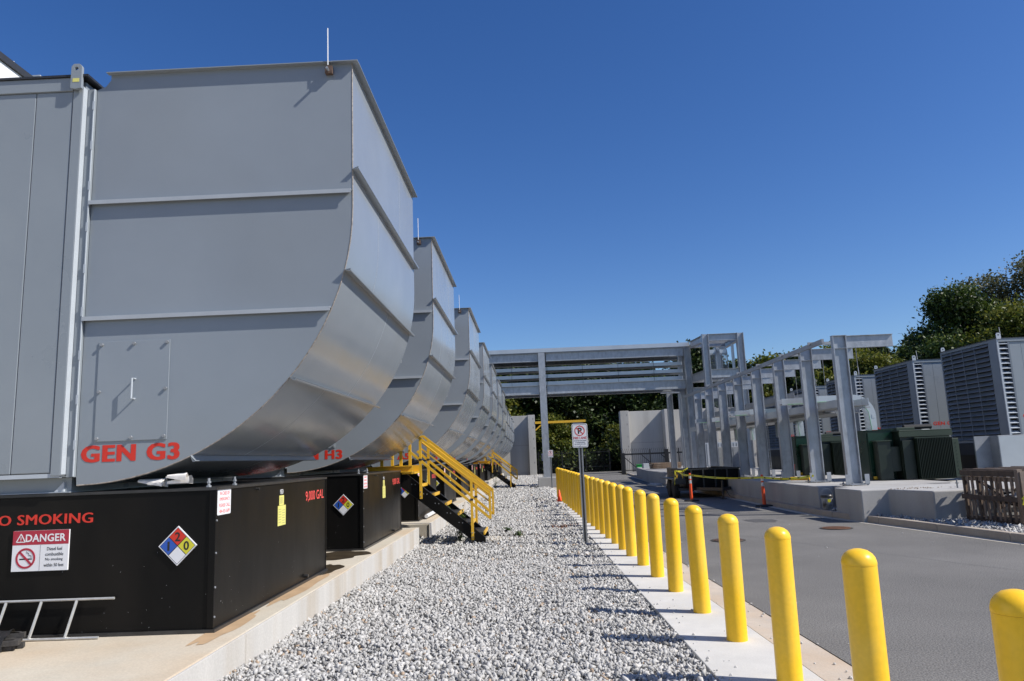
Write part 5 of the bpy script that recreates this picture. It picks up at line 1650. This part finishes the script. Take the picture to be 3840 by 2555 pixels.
# ================================================================== DUMP TRAILER + TAPE
t = thing("dump_trailer", "black dump trailer on double wheels parked against the long plinth", "trailer", (6.1, 27, 0))
def Tb(x, y, z): return (x - 6.1, y - 27, z)
body = [(-.62, .98), (1.22, 1.0), (1.22, .50), (1.10, .36), (-.55, .36)]
MB().prism([(-.62, .98), (1.22, .98), (1.22, .36), (-.58, .36)], -.5, -.46).build("end_panel", BLACK, t)
MB().box(-.62, -.58, -.455, 3.4, .36, 1.0).build("side_panel", BLACK, t)
MB().box(1.18, 1.22, -.455, 3.4, .36, 1.0).build("side_panel", BLACK, t)
MB().box(-.62, 1.22, 3.36, 3.4, .36, .98).build("end_panel", BLACK, t)
MB().box(-.65, 1.25, -.54, -.44, .985, 1.03).build("top_rim", BLKEDGE, t)
MB().box(-.65, -.56, -.435, 3.4, 1.002, 1.03).build("top_rim", BLKEDGE, t)
MB().box(1.16, 1.25, -.435, 3.4, 1.002, 1.03).build("top_rim", BLKEDGE, t)
MB().box(-.56, 1.16, -.45, 3.35, .37, .41).build("floor", BLACK, t)
for k in range(5): MB().box(-.5 + k * .42, -.45 + k * .42, -.54, -.505, .37, .98).build("stake_rib", BLKEDGE, t)
for y in (-.3, .9, 2.2): MB().box(-.9, 1.1, y, y + .08, .27, .355).build("cross_member", BLKEDGE, t)
MB().box(-.5, -.4, -.4, 3.3, .24, .35).build("chassis_beam", BLKEDGE, t)
MB().box(.9, 1.0, -.4, 3.3, .24, .35).build("chassis_beam", BLKEDGE, t)
for k in range(5):
    MB().box(-1.06 + k * .1, -1.02 + k * .1, -.30, -.27, .68, .97).build("rack_bar", (YELS if k in (1, 3) else BLKEDGE), t)
MB().box(-1.1, -.63, -.33, -.26, .93, .98).build("rack_rail", BLKEDGE, t)
MB().box(-1.14, -.64, -.3, 2.1, .66, .70).build("fender", BLKEDGE, t, bevel=.015)
MB().box(-1.14, -.64, -.36, -.301, .50, .70).build("fender_front", BLKEDGE, t, bevel=.015)
for (x, y) in ((-.93, .15), (-.93, 1.05), (1.04, .9), (1.04, 1.8)):
    wl = MB()
    wl.lathe([(.18, -.10), (.29, -.10), (.325, -.07), (.325, .07), (.29, .10), (.18, .10)], 28)
    o = wl.build("tyre", TYRE, t, smooth=True)
    o.location = (x, y, .327); o.rotation_euler = (0, math.pi / 2, 0)
    o2 = MB().lathe([(.05, -.04), (.17, -.05), (.178, .05), (.05, .06)], 16).build("rim", BLKEDGE, t)
    o2.location = (x, y, .327); o2.rotation_euler = (0, math.pi / 2, 0)
MB().bar((-.3, -.5, .33), (.35, -1.4, .33), .08, .1).build("tongue_bar", BLKEDGE, t)
MB().bar((1.0, -.5, .33), (.35, -1.4, .33), .08, .1).build("tongue_bar", BLKEDGE, t)
MB().tube([(.35, -1.45, .62), (.35, -1.45, .04)], .035, 8).build("jack_leg", BLKEDGE, t)
MB().box(.26, .44, -1.54, -1.36, .0, .03).build("jack_foot", BLKEDGE, t)
MB().tube([(.5, -1.3, .3), (.58, -1.45, .08), (.7, -1.5, .03), (.78, -1.52, .02)], .014, 5).build("safety_chain", BLKEDGE, t)
MB().box(1.14, 1.21, -.53, -.505, .28, .36).build("side_marker", ORNG, t)
# tape
def tape(label, pts, name="caution_tape"):
    t = thing(name, label, "caution tape", pts[0], 0, "yellow caution tape around the trailer")
    o = Vector(pts[0])
    V, F = [], []
    n_ = 0
    segs = []
    for a, b in zip(pts, pts[1:]):
        a, b = Vector(a), Vector(b)
        for k in range(12):
            f = k / 12
            q = a.lerp(b, f); q.z -= .06 * math.sin(math.pi * f)
            segs.append(q)
    segs.append(Vector(pts[-1]))
    for i, q in enumerate(segs):
        tw_ = .012 * math.sin(i * .7)
        V += [tuple(q - o + Vector((tw_, tw_, -.027))), tuple(q - o + Vector((-tw_, -tw_, .027))), tuple(q - o + Vector((-tw_, -tw_ + .002, .027))), tuple(q - o + Vector((tw_, tw_ + .002, -.027)))]
    for i in range(len(segs) - 1):
        a, b = 4 * i, 4 * i + 4
        for j in range(4): F.append((a + j, b + j, b + (j + 1) % 4, a + (j + 1) % 4))
    rb = MB().add(V, F).build("ribbon", TAPE, t)
    for i in range(len(segs) - 1):
        if i % 2: continue
        m0 = segs[i].lerp(segs[i + 1], .3) - o; m1 = segs[i].lerp(segs[i + 1], .75) - o
        MB().add([m0 + Vector((0, -.012, -.014)), m1 + Vector((0, -.012, -.014)), m1 + Vector((0, -.012, .014)), m0 + Vector((0, -.012, .014))], [(0, 1, 2, 3)]).build("print_mark", INK, rb)
tape("yellow caution tape from the trailer past both delineators to the second frame", [(5.1, 26.3, .98), (5.26, 25.0, .86), (6.60, 21.55, .82), (7.60, 20.3, .86)])
tape("yellow caution tape tied along the trailer's tail", [(5.0, 26.42, .5), (5.05, 26.4, .98), (5.5, 26.4, 1.06)])
t = thing("yellow_lifting_beam", "yellow pipe end lying on the long plinth by the second frame", "pipe", (7.25, 21.1, .72), 0)
MB().tube([(0, 0, 0.05), (.42, -.3, .05)], .05, 10).build("pipe", YELS, t, smooth=True)
t = thing("red_bucket", "dark red plastic bin on the long plinth behind the third frame", "bin", (8.7, 25.4, .67))
MB().lathe([(.16, 0), (.2, .38), (.22, .4)], 16).build("body", REDBIN, t, smooth=True)

# paint bucket
t = thing("paint_bucket", "paint-splashed grey bucket with black rim on the gravel between plinths", "bucket", (6.99, 17.98, .155))
MB().lathe([(.115, 0), (.135, .27)], 24).build("pail", BUCKET, t, smooth=True)
MB().lathe([(.142, .272), (.142, .315), (.128, .335)], 24).build("rim", BLKEDGE, t, smooth=True)
MB().tube([(.14 * math.cos(a), 0, .33 + .15 * math.sin(a)) for a in np.linspace(math.pi, 0, 13)], .004, 5).build("handle", GALVD, t)
MB().add([(-.045, -.137, .17), (.03, -.14, .17), (.03, -.142, .24), (-.045, -.139, .24)], [(0, 1, 2, 3)]).build("label", YV, t)

# ================================================================== WOODEN CRATE
cr = thing("wooden_crate", "weathered slatted wooden pallet crate full of scrap standing on the right gravel", "crate", (8.36, 14.72, .125), math.radians(-85))
Lc, Dc, Hc = 1.46, 1.25, .95
rdc = random.Random(9)
for k in range(12):
    x = .01 + k * (Lc - .08) / 11 + rdc.uniform(-.012, .012)
    lean = rdc.uniform(-.012, .012)
    MB().bar((x + .025, .008, .05), (x + .025 + lean, .008, Hc - .13), .052, .016, (0, 1, 0)).build("slat", WOOD if k % 3 else WOODD, cr)
MB().box(-.03, Lc + .03, .018, .055, .0, .09).build("rail", WOODD, cr)
MB().box(-.03, Lc + .03, .018, .055, Hc - .2, Hc - .12).build("rail", WOOD, cr)
MB().box(-.04, Lc - .03, -.024, -.002, .40, .49).build("mid_board", WOODD, cr, bevel=.003)
MB().box(-.03, Lc - .02, -.01, .03, Hc - .11, Hc - .005).build("top_board", WOODD, cr, bevel=.003)
for k, y in enumerate((.05, .27, .52, .80, 1.05)):
    MB().box(-.03, Lc + .04, y, y + .09, Hc - .004 + .003 * k, Hc + .014 + .003 * k).build("deck_board", WOOD if k % 2 else WOODD, cr)
for k in range(6):
    MB().box(.02 + .26 * k, .10 + .26 * k, .04, Dc, Hc - .03, Hc - .008).build("deck_batten", WOOD, cr)
for k in range(10): MB().box(.0 + .15 * k, .055 + .15 * k, Dc, Dc + .02, .03, Hc - .05).build("slat", WOOD, cr)
for z in (0, .4, Hc - .14): MB().box(-.02, Lc, Dc - .05, Dc - .002, z, z + .09).build("rail", WOODD, cr)
for k in range(9):
    MB().box(-.02, -.002, .05 + k * .135, .10 + k * .135, .03, Hc - .12).build("slat", WOOD, cr)
    if k: MB().box(Lc + .002, Lc + .02, .07 + k * .13, .125 + k * .13, .03, Hc - .12).build("slat", WOOD, cr)
MB().box(Lc - .02, Lc + .06, -.03, .065, -.0, Hc + .02).build("corner_post", WOOD, cr, bevel=.004)
MB().box(Lc + .061, Lc + .085, .0, .10, .0, Hc - .02).build("corner_board", WOOD, cr, bevel=.003)
MB().box(Lc + .022, Lc + .045, .07, Dc, .40, .49).build("end_board", WOOD, cr, bevel=.003)
MB().box(Lc + .022, Lc + .045, .11, Dc, Hc - .16, Hc - .03).build("end_board", WOOD, cr, bevel=.003)
MB().bar((.1, .2, .78), (1.1, .35, .25), .09, .025).build("loose_board", WOODD, cr)
MB().bar((.5, .3, .2), (.9, .6, .8), .09, .025).build("loose_board", WOOD, cr)
MB().box(.02, Lc - .03, .06, Dc - .06, .02, .05).build("crate_floor", WOODD, cr)
t = thing("scrap_metal", "tangle of wire mesh tray offcuts and dark hose inside the wooden crate", "scrap", (8.36, 14.72, .18), math.radians(-85))
rd = random.Random(12)
for k in range(7):
    a, b = Vector((rd.uniform(.15, .5), rd.uniform(.2, .7), rd.uniform(.05, .35))), Vector((rd.uniform(.8, 1.25), rd.uniform(.2, .9), rd.uniform(.1, .5)))
    MB().bar(a, b, .03, .05).build("tray_offcut", GALVB if k % 2 else GALVD, t)
mb = MB()
for k in range(26):
    x = .5 + k * .03
    mb.tube([(x, .25, .32 + .12 * math.sin(k * .14)), (x + .03, .75, .40 + .12 * math.sin(k * .14))], .004, 4)
tag(mb.build("wire_mesh", GALVB, t), kind='stuff')
MB().tube([(.75 + .42 * math.cos(a), .55 + .22 * math.sin(a), .16 + .03 * a) for a in np.linspace(0, 9.5, 50)], .035, 8).build("hose", TYRE, t, smooth=True)
t = thing("yellow_strap", "yellow ratchet strap tied round the crate's corner post", "strap", (8.42, 13.16, .60))
MB().tube([(.0, -.06, 0), (.07, -.05, .05), (.16, 0, .04), (.1, -.08, -.05), (.0, -.06, -.1), (.06, -.08, .1)], .014, 6).build("strap", TAPE, t)

# ================================================================== ROAD FITTINGS
def manhole(label, X, Y, r_, ma, z=.004, rx=1.0):
    t = thing("manhole_cover", label, "manhole cover", (X, Y, z))
    MB().lathe([(r_, 0), (r_, .006)], 36).build("frame", mat("dark_iron_frame", (.05, .045, .04), .8, .2, .3, 10), t)
    c = MB().lathe([(r_ * .86, .0065), (r_ * .86, .012)], 36).build("cover", ma, t)
    mb = MB()
    for i in range(-7, 8):
        xx = i * r_ * .11
        hh = math.sqrt(max(0, (r_ * .8) ** 2 - xx * xx))
        mb.box(xx - .008, xx + .008, -hh, hh, .0125, .016)
    mb.build("tread_ribs", ma, c)
manhole("rusty orange manhole cover in the road before the paint bucket", 6.03, 15.2, .31, RUST)
manhole("dark brown manhole cover in the road partly behind the bollards", 3.52, 13.85, .31, RUSTD)
manhole("small drain cover in the road far off near the gate", 4.6, 52, .35, RUSTD)
rdp = random.Random(31)
mb = MB()
for k in range(260):
    zone = rdp.random()
    if zone < .35: y = rdp.uniform(4, 16); x = gx(y) + abs(rdp.gauss(0, .12)); z = .012
    elif zone < .6: y = rdp.uniform(5, 16); x = rdp.uniform(sx(y), ax(y) + .05); z = .004
    else: y = rdp.uniform(6, 24); x = rdp.uniform(ax(y) + .05, kx(y) - .1) if rdp.random() < .5 else kx(y) - abs(rdp.gauss(.1, .15)); z = .003
    s_ = rdp.uniform(.005, .016)
    mb.lathe([(s_, 0), (s_ * .9, s_ * .5), (s_ * .4, s_)], 5, (x, y, z))
tag(mb.build("stray_stones", mat("stray_stone", (.42, .41, .39), .85, 0, .4, 30)), "stray bits of gravel scattered over the strip, gutter and road", "stones", kind='stuff')
rp = []
for k in range(90):
    a = random.uniform(0, 6.28); q = math.sqrt(random.random())
    rp.append((.70 + .36 * q * math.cos(a), 17.85 + .36 * q * math.sin(a)))
mb = MB()
for (x, y) in rp: mb.lathe([(random.uniform(.015, .035), -.01), (.012, random.uniform(.01, .03))], 5, (x, y, 0))
tag(mb.build("rust_stained_stones", RUST), "patch of rust-brown stones in the gravel left of the nearest sign", "stones", kind='stuff')

# ================================================================== WHITE BUILDING BEHIND THE LEFT ROW
t = thing("white_building", "white walled building with dark roof coping behind the left generators", "building", (-24, 20, 0))
pa = MB()
MB().box(-14, 0, -30, 13.0, 0, 20.9).build("wall", WHITEP, t)
for k in range(10): MB().box(-.0, .03, -30 + k * 4.3, -30 + k * 4.3 + 4.27, 0.2, 20.75).build("wall_panel", WHITEP, t)
MB().box(-14.1, .12, -30.1, 13.1, 20.91, 21.25).build("coping", mat("dark_coping", (.03, .032, .036), .5), t)
MB().box(-1.2, .3, 13.25, 14.2, 20.3, 21.45).build("roof_unit", CONTL, t)
MB().tube([(-.3, 12.2, 21.25), (-.3, 12.2, 21.6)], .03, 5).build("lightning_rod", WHITE, t)
